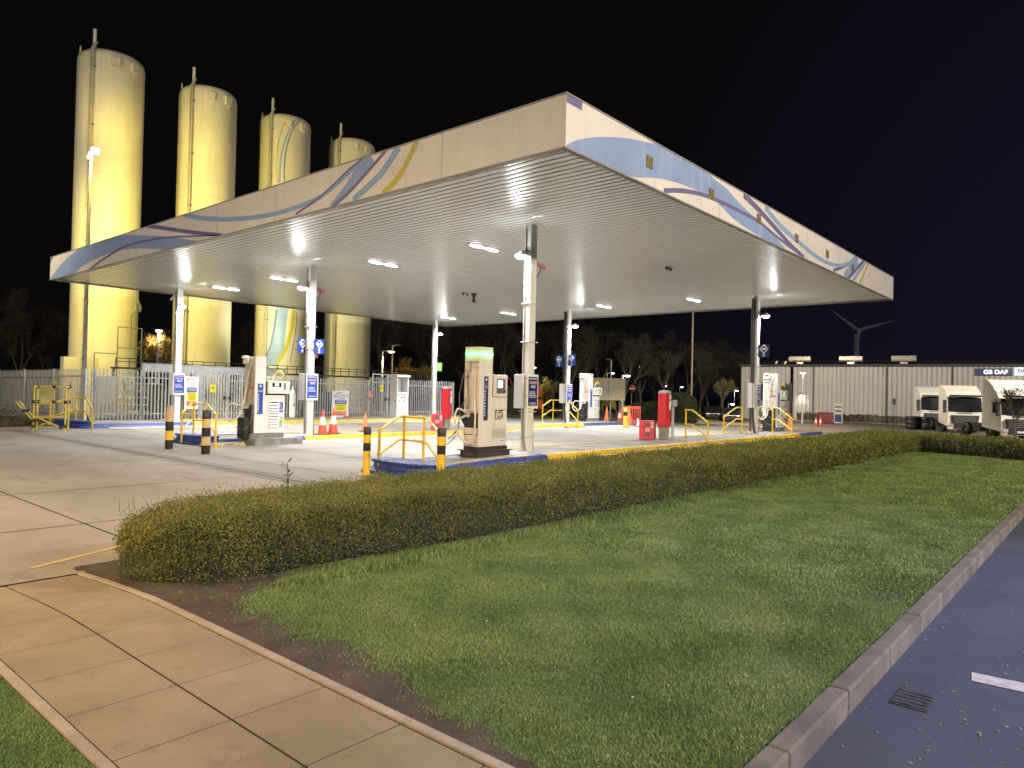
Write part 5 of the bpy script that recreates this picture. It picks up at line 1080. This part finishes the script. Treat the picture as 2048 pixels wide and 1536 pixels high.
# lit shop sign
a = wpt(1950, 751); b = wpt(2024, 737); o = thing('shop_sign', 'dark blue sign with glowing white letters high on the warehouse wall', 'shop sign', (a.x, a.y, a.z), math.atan2(WD.y, WD.x)); L_ = (Vector((b.x, b.y, 0)) - Vector((a.x, a.y, 0))).length; h_ = b.z - a.z
MB().box(0, L_, -.08, .05, 0, h_).obj('panel', signnavy, o, bevel=.02); lettering('letters', 'GB DAF', h_ * .82, (L_ * .56, -.1, h_ * .47), (1, 0, 0), (0, 0, 1), signlit, o, ext=.02, bold=.012)
a = wpt(2029, 751); o = thing('shop_sign', 'bright white lit sign at the right edge of the photo on the warehouse', 'shop sign', (a.x, a.y, a.z), math.atan2(WD.y, WD.x))
MB().box(0, 2.6, -.1, .05, 0, h_ * 1.1).obj('light_box', emis('lit_sign_face', (.75, .93, 1), .4), o, bevel=.02); lettering('letters', 'DAF', h_ * .62, (.25, -.112, h_ * .62), (1, 0, 0), (0, 0, 1), signblue, o, align='LEFT', bold=.02); MB().box(.25, 2.3, -.115, -.102, h_ * .2, h_ * .26).obj('underline', signblue, o)
# wall lamp and the wash it throws
def plight(p, e, col, r=.1, spot=None, rot=(0, 0, 0), kind='POINT', blend=.6):
    ld = bpy.data.lights.new('lamp', 'SPOT' if spot else kind); ld.energy = e; ld.color = col; ld.shadow_soft_size = r
    if spot: ld.spot_size = spot; ld.spot_blend = blend
    lo = bpy.data.objects.new('lamp', ld); COL.objects.link(lo); lo.location = p; lo.rotation_euler = rot; return lo
p = wpt(1603, 788, -.35); o = thing('wall_lamp', 'lamp on the warehouse wall throwing a pool of light down the cladding', 'wall lamp', p); MB().lathe([(0, .12), (.12, .08), (.3, -.05), (.26, -.08)], n=16).obj('hood', dark, o); MB().lathe([(0, -.09), (.24, -.07)], n=16).obj('lens', lensFar, o); plight((p.x, p.y, p.z - .25), 60, (1, .88, .65), .15, 2.2)
p = wpt(1608, 745, -1.0); 
# street lamps seen in the distance
def lamp_post(px, py, dist, lab, e=0, col=(1, .9, .7), arm=.6, head=True, lens=None, r=.05, lit=True):
    d = ray(px, py); t = dist; P = Vector((d[0], d[1], 0)); k = dist / P.length; x, y, z = d[0] * k, d[1] * k, H + d[2] * k; gzz = gf(x, y) - .2
    o = thing('street_lamp', lab, 'street lamp', (x, y, gzz), 0, 'street lamps in the background'); hgt = z - gzz
    right = Vector((.652, -.758, 0)); a = -right * arm
    MB().tube([tuple(a), tuple(a + Vector((0, 0, hgt + .05)))], [r * 1.5, r], 8).tube([tuple(a + Vector((0, 0, hgt))), (0, 0, hgt + .08)], r * .7, 6).obj('pole', galv, o)
    MB().lathe([(0, .14), (.16, .1), (.26, 0)], (0, 0, hgt), 14).obj('lamp_head', grey, o)
    if lit: MB().lathe([(.25, -.005), (.2, -.08), (0, -.12)], (0, 0, hgt), 14).obj('lens', lens or lensFar, o)
    if e: plight((x, y, z - .3), e, col, .2, 2.9)
    return o
lamp_post(318, 661, 62, 'street lamp among golden twigs between the first two tanks', 1500, (1, .85, .5), .05, r=.1)
lamp_post(783, 703, 58, 'street lamp beside the golden tree right of the fourth tank', 900, (1, .85, .5), .75, r=.09)
lamp_post(1067, 735, 70, 'small bright lamp just right of the nearest column', 350, (1, .8, .45), .8)
lamp_post(1255, 751, 62, 'street lamp with golden twigs right of the far middle pump', 700, (1, .85, .5), .45, r=.1)
lamp_post(1225, 746, 95, 'smaller farther lamp just left of the golden twig lamp', 0, arm=.7)
lamp_post(1281, 733, 130, 'single pinprick lamp high in the dark trees', 0, arm=.5)
lamp_post(1331, 772, 150, 'tiny lamp just above the red air tower', 0, arm=.5)
lamp_post(1364, 774, 150, 'tiny twin lamp left of the flagpole', 0, arm=.5)
lamp_post(1411, 777, 170, 'tiny dim lamp right of the flagpole', 0, arm=.5, lens=emis('dim_far_lens', (.8, .85, 1), 4))
lamp_post(1474, 781, 110, 'bright far lamp left of the warehouse corner', 300, (1, .9, .6), .4)
lamp_post(1465, 808, 90, 'low bright lamp behind the dark cars left of the warehouse', 0, arm=.5)
lamp_post(1216, 720, 55, 'unlit hooked lamp post right of the far middle pump', 0, arm=-.25, lit=False)
lamp_post(797, 692, 50, 'unlit bent lamp post beside the golden tree', 0, arm=.4, lit=False)
lamp_post(1606, 745, 74, 'thin lamp post glowing white in front of the warehouse wall', 25, (1, .95, .85), .0, r=.06)
lamp_post(485, 702, 120, 'tiny white lamp between the second and third tanks', 0, arm=.4)
d = ray(1381, 860); k = 52 / math.hypot(d[0], d[1]); x, y = d[0] * k, d[1] * k
zt = H + (ray(1381, 622)[2]) * k; o = thing('flagpole', 'tall thin pale pole rising beyond the yard to the canopy edge', 'pole', (x, y, gf(x, y) - .1)); MB().tube([(0, 0, 0), (0, 0, zt - gf(x, y) + 1.2)], [.08, .06], 10).obj('pole', mat('pole_pale', (.35, .31, .24), .5), o); MB().lathe([(0, 0), (.16, 0), (.16, .05), (.09, .08)], n=12).obj('base', grey, o)

# trucks
def truck(loc, rz, lab, high=False, hidden=False):
    o = thing('truck', lab, 'truck', loc, rz, 'cream truck tractors parked by the warehouse')     # local: front faces -x, y across
    cab = MB(); pr = [(0.02, .55), (-.03, 1.0), (0, 1.75), (.16, 2.75), (.42, 3.15), (1.2, 3.62), (1.45, 3.72), (2.2, 3.72), (2.25, .75), (.0, .5)]
    if high: pr = [(0.02, .55), (-.03, 1.0), (0, 1.75), (.16, 2.75), (.45, 3.0), (.95, 3.55), (1.5, 3.95), (1.8, 4.05), (2.2, 4.0), (2.25, .75), (.0, .5)]
    cab.prism(pr, (0, -1.2, 0), (1, 0, 0), (0, 0, 1), (0, 2.4, 0)); c = cab.obj('cab', truckw, o, bevel=.09)
    MB().add([(-.022, -1.16, 1.66), (-.05, -.4, 1.62), (-.05, .4, 1.62), (-.022, 1.16, 1.66), (.15, 1.14, 2.74), (.12, .4, 2.78), (.12, -.4, 2.78), (.15, -1.14, 2.74)], [(0, 7, 6, 1), (1, 6, 5, 2), (2, 5, 4, 3)]).obj('windscreen', glass, o, fix=False)
    MB().prism([(0, 0), (.0, .16), (.16, .16), (.16, 0)], (-.14, -1.1, 2.80), (1, 0, 0), (0, 0, 1), (0, 2.2, 0)).obj('sun_visor', mat('visor', (.05, .05, .05), .2), o, bevel=.02)
    MB().prism([(-.95, 1.38), (.95, 1.38), (.78, .34), (-.78, .34)], (-.165, 0, 0), (0, 1, 0), (0, 0, 1), (.13, 0, 0)).obj('grille', rubber, o, bevel=.02)
    g = MB()
    for i in range(4): g.box(-.18, -.166, -.74, .74, .84 + i * .13, .87 + i * .13)
    g.obj('grille_bars', grey, o); MB().box(-.12, .1, -1.2, 1.2, .28, .68).obj('bumper', truckw, o, bevel=.05); MB().box(-.185, -.167, -.26, .26, .46, .57).obj('number_plate', signwhite, o)
    MB().box(-.045, -.034, -.5, .5, 1.5, 1.56).obj('badge', grey, o)
    for sy in (-1, 1):
        MB().box(-.185, -.167, sy * .99 - .17, sy * .99 + .17, .5, .72).obj('headlight', mat('headlight_glass', (.4, .4, .4), .1), o, bevel=.02)
        MB().box(.3, .95, min(sy * 1.202, sy * 1.212), max(sy * 1.202, sy * 1.212), 1.75, 2.5).obj('side_window', glass, o); MB().box(.22, .225, min(sy * 1.201, sy * 1.206), max(sy * 1.201, sy * 1.206), .9, 2.7).box(1.1, 1.105, min(sy * 1.201, sy * 1.206), max(sy * 1.201, sy * 1.206), .9, 2.7).obj('door_gap', dark, o)
        MB().box(-.12, .06, min(sy * 1.3, sy * 1.52), max(sy * 1.3, sy * 1.52), 1.85, 2.55).box(-.02, .04, min(sy * 1.2, sy * 1.3), max(sy * 1.2, sy * 1.3), 2.4, 2.45).box(-.1, .06, min(sy * 1.3, sy * 1.5), max(sy * 1.3, sy * 1.5), 1.55, 1.8).obj('mirror', rubber, o, bevel=.03)
        for xx, nm_ in ((1.35, 'wheel'), (4.4, 'wheel')):
            wl = MB().lathe([(.2, -.15), (.46, -.15), (.5, -.1), (.5, .1), (.46, .15), (.2, .15)], n=24).obj(nm_, rubber, o); wl.matrix_local = Matrix.Translation((xx, sy * 1.03, .5)) @ Matrix.Rotation(PI / 2, 4, 'X')
            MB().lathe([(0, .06), (.1, .08), (.19, .04), (.2, -.1)], n=16).obj('hub', grey, wl); MB().lathe([(0, -.06), (.1, -.08), (.19, -.04), (.2, .1)], n=16).obj('hub', grey, wl)
        MB().lathe([(.56, -.14), (.62, -.14), (.62, .14), (.56, .14)], (0, 0, 0), 18, a0=0, a1=PI).obj('wheel_arch', dark, o).matrix_local = Matrix.Translation((1.35, sy * 1.04, .5)) @ Matrix.Rotation(PI / 2, 4, 'X')
    MB().box(.6, 5.6, -.4, .4, .65, .95).box(2.6, 3.5, -1.1, -.45, .4, .95).box(2.6, 3.5, .45, 1.1, .4, .95).obj('chassis', dark, o)
    return o
def place(px, dist): d = ray(px, 820); k = dist / math.hypot(d[0], d[1]); return d[0] * k, d[1] * k
x, y = place(1872, 72); truck((x, y, gf(x, y)), .45, 'cream truck tractor, leftmost of the three by the warehouse')
x, y = place(1930, 65); truck((x, y, gf(x, y)), .44, 'cream truck tractor, middle one of the three by the warehouse')
x, y = place(2040, 58); truck((x, y, gf(x, y) - .1), .62, 'cream truck tractor with tall roof deflector at the right edge', True)
x, y = place(1826, 70); o = thing('spare_wheels', 'dark stack of tyres standing left of the leftmost truck', 'tyres', (x, y, gf(x, y))); MB().lathe([(0, 0), (.5, 0), (.55, .1), (.55, .3), (.5, .36), (.55, .42), (.55, .7), (.5, .76), (.55, .82), (.55, 1.0), (.5, 1.1), (0, 1.1)], (.0, 0, 0), 20).lathe([(0, 0), (.5, 0), (.55, .1), (.55, .5), (.5, .56), (.55, .62), (.55, 1.0), (.5, 1.1), (0, 1.1)], (.35, -1.0, 0), 20).obj('tyres', rubber, o)
x, y = place(1677, 75); o = thing('standing_board', 'small upright notice board in front of the warehouse wall', 'sign', (x, y, gf(x, y))); MB().box(-.06, .0, -.4, .4, .1, 2.0).obj('board', mat('board_beige', (.4, .36, .3), .6), o); MB().box(-.075, -.061, -.3, .3, .25, .95).obj('blue_panel', signnavy, o); MB().box(-.075, -.061, -.3, .3, 1.2, 1.35).box(-.075, -.061, -.3, .3, 1.6, 1.75).obj('wording_bars', dark, o)
x, y = place(1788, 78); o = thing('thin_post', 'thin dark post with a small head by the warehouse wall', 'post', (x, y, gf(x, y))); MB().tube([(0, 0, 0), (0, 0, 2.4)], .03, 6).box(-.08, .08, -.12, .12, 2.0, 2.6).obj('post', dark, o)
x, y = place(1650, 76); o = thing('bin', 'dull red bin at the foot of the warehouse wall', 'bin', (x + .6, y, gf(x, y))); MB().box(-.4, .4, -.7, .7, .1, 1.0).obj('body', mat('dull_red', (.2, .03, .03), .6), o, bevel=.05); MB().box(-.45, .45, -.75, .75, 1.0, 1.08).obj('lid', dark, o)
# dark parked cars seen at the end left of the warehouse
def car(x, y, rz, m, lab):
    o = thing('parked_car', lab, 'car', (x, y, gf(x, y) - .1), rz); b = MB(); b.prism([(-2.1, .3), (-2.1, .75), (-1.3, .9), (-.7, 1.38), (.7, 1.42), (1.5, .95), (2.1, .85), (2.1, .3)], (0, -.85, 0), (1, 0, 0), (0, 0, 1), (0, 1.7, 0)); b.obj('body', m, o, bevel=.08)
    for sx in (-1.3, 1.3):
        for sy in (-.8, .8): MB().lathe([(0, -.1), (.32, -.1), (.34, 0), (.32, .1), (0, .1)], n=18).obj('wheel', rubber, o).matrix_local = Matrix.Translation((sx, sy, .33)) @ Matrix.Rotation(PI / 2, 4, 'X')
    MB().box(-.6, .6, -.862, .862, .95, 1.3).obj('side_window', glass, o); MB().add([(-1.27, -.7, .93), (-1.27, .7, .93), (-.76, .62, 1.34), (-.76, -.62, 1.34)], [(0, 1, 2, 3)]).obj('windscreen', glass, o, fix=False)
    for sy in (-.6, .6): MB().box(-2.13, -2.1, sy - .15, sy + .15, .6, .75).obj('headlight', signwhite, o)
x, y = place(1460, 74); car(x, y, .5, mat('car_dark', (.02, .02, .04), .25, coat=.5), 'dark parked car left of the warehouse corner')
x, y = place(1425, 80); car(x, y, .5, mat('car_dark2', (.03, .025, .02), .25, coat=.5), 'second dark parked car farther left behind the verge')
# orange machine and green container behind the nearest column
x, y = place(1058, 60); o = thing('orange_lorry', 'orange works lorry partly hidden behind the nearest column', 'lorry', (x, y, gf(x, y)), 2.3); MB().box(-1.1, 1.1, -1, 1, .7, 1.5).box(-1.0, 1.0, -.9, .9, 1.7, 2.4).obj('body', orange, o, bevel=.05); MB().box(-3, 3.5, -1.1, 1.1, .45, .69).box(-1.0, 1.0, -.8, .8, 1.5, 1.7).obj('deck', dark, o)
for sx in (-2, 2.4):
    for sy in (-.9, .9): MB().lathe([(0, -.15), (.45, -.15), (.48, 0), (.45, .15), (0, .15)], n=18).obj('wheel', rubber, o).matrix_local = Matrix.Translation((sx, sy, .45)) @ Matrix.Rotation(PI / 2, 4, 'X')
MB().tube(bez([(1.3, -.6, 1.5), (1.5, -.7, 2.8), (1.9, -.5, 3.3), (2.4, -.6, 2.4)], 5), .07, 6).lathe([(.25, 0), (.4, 0), (.4, .12), (.25, .12)], (1.9, -.8, 1.9), 14).obj('reel_arm', mat('arm_red', (.4, .05, .03), .5), o)
x, y = place(1030, 62); o = thing('container', 'dark green container behind the payment screen of the nearest pump', 'container', (x, y, gf(x, y)), .7); MB().box(-3, 1.5, -1, 1, .2, 2.6).obj('body', greenp, o, bevel=.04)
k = MB()
for i in range(14): k.box(-2.9 + i * .32, -2.75 + i * .32, -1.04, -1.001, .3, 2.5)
k.obj('ribs', greenp, o)
# signs beyond
x, y = place(1215, 50); o = thing('back_board', 'large blank board seen from behind, right of the far middle pump', 'sign', (x, y, gf(x, y)), -.86); MB().box(-1.25, 1.2, 0, .06, 1.35, 2.9).obj('board', mat('board_back', (.62, .57, .46), .6), o); MB().box(-1.0, -.92, .07, .15, 0, 2.9).box(.8, .88, .07, .15, 0, 2.9).box(.03, .05, -.01, -.001, 1.35, 2.9).obj('post', grey, o)
x, y = place(1262, 52); o = thing('no_entry_sign', 'small dim red no-entry sign on a thin post', 'road sign', (x, y, gf(x, y)), -.86); MB().tube([(0, 0, 0), (0, 0, 2.4)], .035, 8).obj('post', grey, o); MB().lathe([(0, 0), (.3, 0), (.3, .02), (0, .02)], n=20).obj('disc', mat('dim_red', (.25, .04, .04), .5), o).matrix_local = Matrix.Translation((0, -.05, 2.3)) @ Matrix.Rotation(PI / 2, 4, 'X'); MB().box(-.2, .2, -.09, -.075, 2.26, 2.34).obj('bar', signwhite, o)
# clipped topiary on the verge
def topi(px, dist, w, h, lab):
    x, y = place(px, dist); t = thing('clipped_bush', lab, 'bush', (x, y, gf(x, y)), 0, 'clipped rounded bushes on the verge'); core = MB(); core.lathe([(.92 * w, 0), (.96 * w, h * .5), (.9 * w, h * .75), (.6 * w, h * .93), (0, h * .97)], n=24).obj('inner_branches', hcore, t)
    n = int(5200 * w * h / 2.2); a = RNG.uniform(0, 2 * PI, n); q = RNG.random(n); r = np.where(q < .65, w * (1 + .02 * np.sin(a * 5)), w * np.sqrt(np.maximum(0, (1 - (q - .65) / .35)))); z = np.where(q < .65, q / .65 * h * .72, h * .72 + h * .28 * np.sqrt(np.maximum(0, 1 - (r / w) ** 2)))
    P = np.stack([r * np.cos(a), r * np.sin(a), z], 1) + RNG.normal(size=(n, 3)) * .03; o = cloud('foliage', P, unit(RNG.normal(size=(n, 3))), .1, .055, topi_l); o.parent = t
topi(1357, 49, 1.15, 2.0, 'large rounded clipped bush behind the red air tower'); topi(1308, 50, .95, 1.35, 'lower clipped bush left of the large rounded one'); topi(1283, 50, .9, 1.25, 'low clipped bush at the left end of the clipped row')
# wind turbine
def turbine():
    d = ray(1713, 662); dist = 420; k = dist / math.hypot(d[0], d[1]); x, y, z = d[0] * k, d[1] * k, H + d[2] * k; m = mat('turbine_grey', (.8, .8, .82), .6, var=.02)
    o = thing('wind_turbine', 'faint grey three-bladed wind turbine far behind the warehouse', 'wind turbine', (x, y, -5)); MB().tube([(0, 0, 0), (0, 0, z + 5)], [2.3, 1.3], 14).obj('tower', m, o)
    u = Vector((.652, -.758, 0)); fw = Vector((-.758, -.652, 0)); c = Vector((0, 0, z + 5)) + fw * 3; MB().tube([tuple(c - fw * 5), tuple(c)], [1.6, 1.3], 12).obj('nacelle', m, o)
    for ang in (2.53, .30, 4.55):
        b = u * math.cos(ang) + Vector((0, 0, 1)) * math.sin(ang); s = u * -math.sin(ang) + Vector((0, 0, 1)) * math.cos(ang); L_ = 19 if ang < 4 else 18
        P = [(0, .6), (2, 1.4), (5, 1.3), (12, .8), (L_, .15)]; vs = []
        for l, w_ in P: vs += [c + b * l + s * w_ * .7, c + b * l - s * w_ * .5, c + b * l - s * w_ * .1 + fw * w_ * .3, c + b * l - s * w_ * .1 - fw * w_ * .25]
        mb = MB()
        for i in range(4):
            q = [i * 4 + 0, i * 4 + 2, i * 4 + 1, i * 4 + 3]; mb_f = [(q[j], q[(j + 1) % 4], q[(j + 1) % 4] + 4, q[j] + 4) for j in range(4)]
            if i == 0: fs = []
            fs += mb_f
        mb.add(vs, fs); mb.obj('blade', m, o)
turbine()

# ================================================================== TREES
def tree_mesh(h, seed, spread=.5, twigs=5200, gold=False):
    rnd = random.Random(seed); trunk = MB(); tips = []
    def grow(p, d, L, r, lvl):
        pts = [p]; q = p.copy(); dd = d.copy()
        for i in range(3): dd = (dd + Vector((rnd.uniform(-.18, .18), rnd.uniform(-.18, .18), .06))).normalized(); q = q + dd * L / 3; pts.append(q.copy())
        trunk.tube(pts, [r, r * .86, r * .72, r * .55], 6 if lvl < 2 else 4, False)
        if lvl >= 2: tips.extend([(pts[1], dd), (pts[2], dd), (pts[3], dd)])
        if lvl < 4:
            for _ in range(4 if lvl < 2 else 3):
                a = rnd.uniform(0, 2 * PI); tilt = rnd.uniform(.35, .8) * (spread * 1.6); s = dd.orthogonal().normalized(); s = (Matrix.Rotation(a, 3, dd) @ s); nd = (dd * math.cos(tilt) + s * math.sin(tilt)).normalized()
                grow(pts[rnd.choice((2, 3, 3))], nd, L * rnd.uniform(.55, .75), r * .5, lvl + 1)
    grow(Vector((0, 0, 0)), Vector((0, 0, 1)), h * .36, h * .02, 0)
    T = np.array([list(t[0]) for t in tips]); Dd = np.array([list(t[1]) for t in tips]); idx = RNG.integers(0, len(T), twigs)
    D = unit(Dd[idx] + RNG.normal(size=(twigs, 3)) * .55); Lr = RNG.uniform(.25, .9, twigs) * h * .06; P = T[idx] + D * Lr[:, None] * .4 + RNG.normal(size=(twigs, 3)) * h * .018
    return trunk, P, D, Lr
def tree(name, loc, h, seed, lab, m=twig_m, group='bare winter trees behind the yard', spread=.5, twigs=5200, tw=.03, cat='tree'):
    t = thing(name, lab, cat, loc, 0, group); tr_, P, D, L_ = tree_mesh(h, seed, spread, twigs); tr_.obj('trunk', wood, t, fix=False); o = cloud('crown', P, D, L_, tw * RNG.uniform(.5, 1.5, len(P)), m); o.parent = t; return t
protos = []
def at_px(px, dist): x, y = place(px, dist); return (x, y, gf(x, y) - .2)
tree('lamplit_tree', at_px(822, 55), 4.9, 21, 'golden lit tree with yellowish leaves between the fourth tank and the far column', twig_lit, 'lamp-lit golden trees', .75, 7000, .06)
tree('lamplit_tree', at_px(300, 63), 6.6, 22, 'golden lit bare tree between the first and second tanks, left of the lamp', twig_lit, 'lamp-lit golden trees', .6, 6500, .05)
tree('lamplit_tree', at_px(338, 66), 6.2, 23, 'golden lit bare tree between the first and second tanks, right of the lamp', twig_lit, 'lamp-lit golden trees', .6, 6500, .05)
tree('lamplit_tree', at_px(1236, 62), 4.2, 24, 'golden lit twiggy tree above the blank board', twig_lit, 'lamp-lit golden trees', .8, 4200, .05)
tree('lamplit_tree', at_px(1446, 85), 5.4, 25, 'dim olive lit tree left of the warehouse corner', mat('dim_lamplit_twigs', (.2, .17, .06), .9, var=.3), 'lamp-lit golden trees', .5, 6500, .06)  # dim lamp glow is put into the olive twig colour
tree('lamplit_tree', at_px(1085, 72), 4.6, 26, 'olive lit twiggy tree right of the nearest column', mat('dim_lamplit_twigs', (.2, .17, .06), .9), 'lamp-lit golden trees', .8, 4200, .05)
base = [tree('bare_tree', at_px(1010, 80), 11, 31, 'tall dark bare tree in the centre just right of the green lit pump', spread=.42, twigs=9000, tw=.05), tree('bare_tree', at_px(930, 84), 11, 32, 'tall dark bare tree behind the green lit pump', spread=.38, twigs=9000, tw=.05), tree('bare_tree', at_px(1140, 84), 10.5, 33, 'tall dark bare tree behind the far middle column', spread=.46, twigs=9000, tw=.05)]
spots = [(770, 70, .95, 'just right of the fourth tank'), (800, 86, 1.05, 'behind the golden tree'), (850, 76, 1.05, 'left of the farthest column'), (885, 90, 1.15, 'right of the farthest column'), (962, 92, 1.2, 'behind the payment screen'), (1050, 90, 1.15, 'hidden by the nearest column'), (1085, 96, 1.15, 'between the nearest and far middle columns'),
         (1175, 88, 1.0, 'above the far middle pump'), (1205, 95, 1.05, 'above the hooked lamp post'), (1245, 90, .95, 'above the golden twig lamp'), (1285, 98, 1.0, 'above the low clipped bushes'), (1325, 92, .88, 'above the red air tower'), (1362, 100, .9, 'just left of the flagpole'), (1400, 96, .8, 'just right of the flagpole'), (1440, 104, .8, 'above the dim olive tree'), (1476, 108, .72, 'against the warehouse corner'),
         (30, 75, .9, 'at the left edge of the photo'), (85, 82, .9, 'left of the first tank'), (120, 90, .95, 'close against the first tank on its left'), (505, 80, .8, 'between the second and third tanks'), (640, 82, .8, 'between the third and fourth tanks'), (330, 88, .8, 'between the first and second tanks, behind the golden ones')]
for k_, px in enumerate(range(905, 1490, 36)): spots.append((px + (k_ % 3) * 5, 112 + (k_ * 7) % 16, 1.5 - .028 * k_, 'in the far row, %s' % ['first', 'second', 'third', 'fourth', 'fifth', 'sixth', 'seventh', 'eighth', 'ninth', 'tenth', 'eleventh', 'twelfth', 'thirteenth', 'fourteenth', 'fifteenth', 'sixteenth', 'seventeenth'][k_] + ' from the left'))
for i, (px, dist, s, where) in enumerate(spots): dup(base[i % 3], at_px(px, dist), i * 1.7, 'dark bare tree ' + where, s * 1.0)
tree('bare_shrub', at_px(2030, 36), 2.9, 41, 'twiggy bare shrub in front of the rightmost truck', twig_m, None, .7, 3500, .02, 'shrub')

# ================================================================== LIGHT
# yellow sodium flood on the pole, aimed at the tanks
def aim(lo, tgt):
    d = Vector(tgt) - lo.location; lo.rotation_euler = d.to_track_quat('-Z', 'Y').to_euler()
l = plight((px_ + .1, 34.0, fz - .2), 3600, (1, .80, .15), .15, 2.75); aim(l, (px_ + 5, 41, 7.0))
l = plight((3, 34, 10), 1200, (1, .86, .6), .3, 2.8); aim(l, (17, 41, 10)); l = plight((22, 37.5, 5.0), 260, (1, .93, .6), .3, 3.0); aim(l, (24, 41, 6))  # first lamp is unseen, added to brighten the tanks
# warm street lamps along the road and behind the photographer, then an added blue lamp
l = plight((-9, 7, 9), 7500, (1, .68, .33), .25, 1.5, blend=1); aim(l, (-.5, 10.5, 0))
l = plight((-6, -9, 9.5), 4400, (1, .80, .58), .3, 2.6); aim(l, (10, 10, 3))
l = plight((-9, 24, 9), 2100, (1, .84, .66), .25, 2.7); aim(l, (5, 22, 0))
l = plight((16, -14, 10), 9800, (1, .88, .72), .3, 2.6); aim(l, (14, 6, 2))
l = plight((7.5, -7, 7.5), 3600, (.34, .44, 1), .2, 1.15, blend=1); aim(l, (6.6, .2, 0))  # unseen cool lamp, added to tint the asphalt by the kerb blue
# yard lamps near the warehouse
l = plight((58, -4, 9), 8500, (1, .90, .76), .4, 2.9); aim(l, (72, 12, 0)); l = plight((58, 24, 9), 5500, (1, .88, .72), .4, 2.9); aim(l, (72, 22, 0)); l = plight((44, 14, 9), 1800, (1, .78, .48), .3, 2.6); aim(l, (44, 16, 0))
sun = bpy.data.lights.new('faint_fill_sun', 'SUN'); sun.energy = .07; sun.angle = .01; sun.color = (.85, .85, 1); so = bpy.data.objects.new('faint_fill_sun', sun); COL.objects.link(so); so.rotation_euler = (math.radians(58), 0, math.radians(-60))  # added weak sun, no known source, so the distant turbine shows faintly
W = bpy.data.worlds.new('World'); sc.world = W; W.use_nodes = True; nt = W.node_tree; bg = nt.nodes['Background']
sky = nt.nodes.new('ShaderNodeTexSky'); sky.sky_type = 'NISHITA'; sky.sun_disc = False; sky.sun_elevation = math.radians(-6); sky.sun_rotation = math.radians(60)
mx = nt.nodes.new('ShaderNodeMix'); mx.data_type = 'RGBA'; mx.blend_type = 'ADD'; mx.inputs[0].default_value = 1
tc = nt.nodes.new('ShaderNodeTexCoord'); dp = nt.nodes.new('ShaderNodeVectorMath'); dp.operation = 'DOT_PRODUCT'; dp.inputs[1].default_value = (.98, -.2, 0); nt.links.new(tc.outputs['Generated'], dp.inputs[0])
rp = nt.nodes.new('ShaderNodeValToRGB'); rp.color_ramp.elements[0].position = .72; rp.color_ramp.elements[0].color = (.0011, .0011, .0012, 1); rp.color_ramp.elements[1].position = .98; rp.color_ramp.elements[1].color = (.0026, .0025, .0072, 1)
nt.links.new(dp.outputs['Value'], rp.inputs['Fac']); sc_n = nt.nodes.new('ShaderNodeMix'); sc_n.data_type = 'RGBA'; sc_n.inputs[0].default_value = .004; sc_n.inputs[6].default_value = (0, 0, 0, 1); nt.links.new(sky.outputs[0], sc_n.inputs[7])
nt.links.new(rp.outputs['Color'], mx.inputs[6]); nt.links.new(sc_n.outputs[2], mx.inputs[7]); nt.links.new(mx.outputs[2], bg.inputs['Color']); bg.inputs['Strength'].default_value = 1.0
sc.view_settings.view_transform = 'Standard'; sc.view_settings.look = 'None'; sc.view_settings.exposure = 1.1; sc.view_settings.gamma = 1; sc.view_settings.use_curve_mapping = False
sc.render.engine = 'CYCLES'; sc.cycles.use_denoising = True; sc.cycles.max_bounces = 6; sc.cycles.diffuse_bounces = 3; sc.cycles.glossy_bounces = 3; sc.cycles.sample_clamp_indirect = 6; sc.cycles.caustics_reflective = False; sc.cycles.caustics_refractive = False
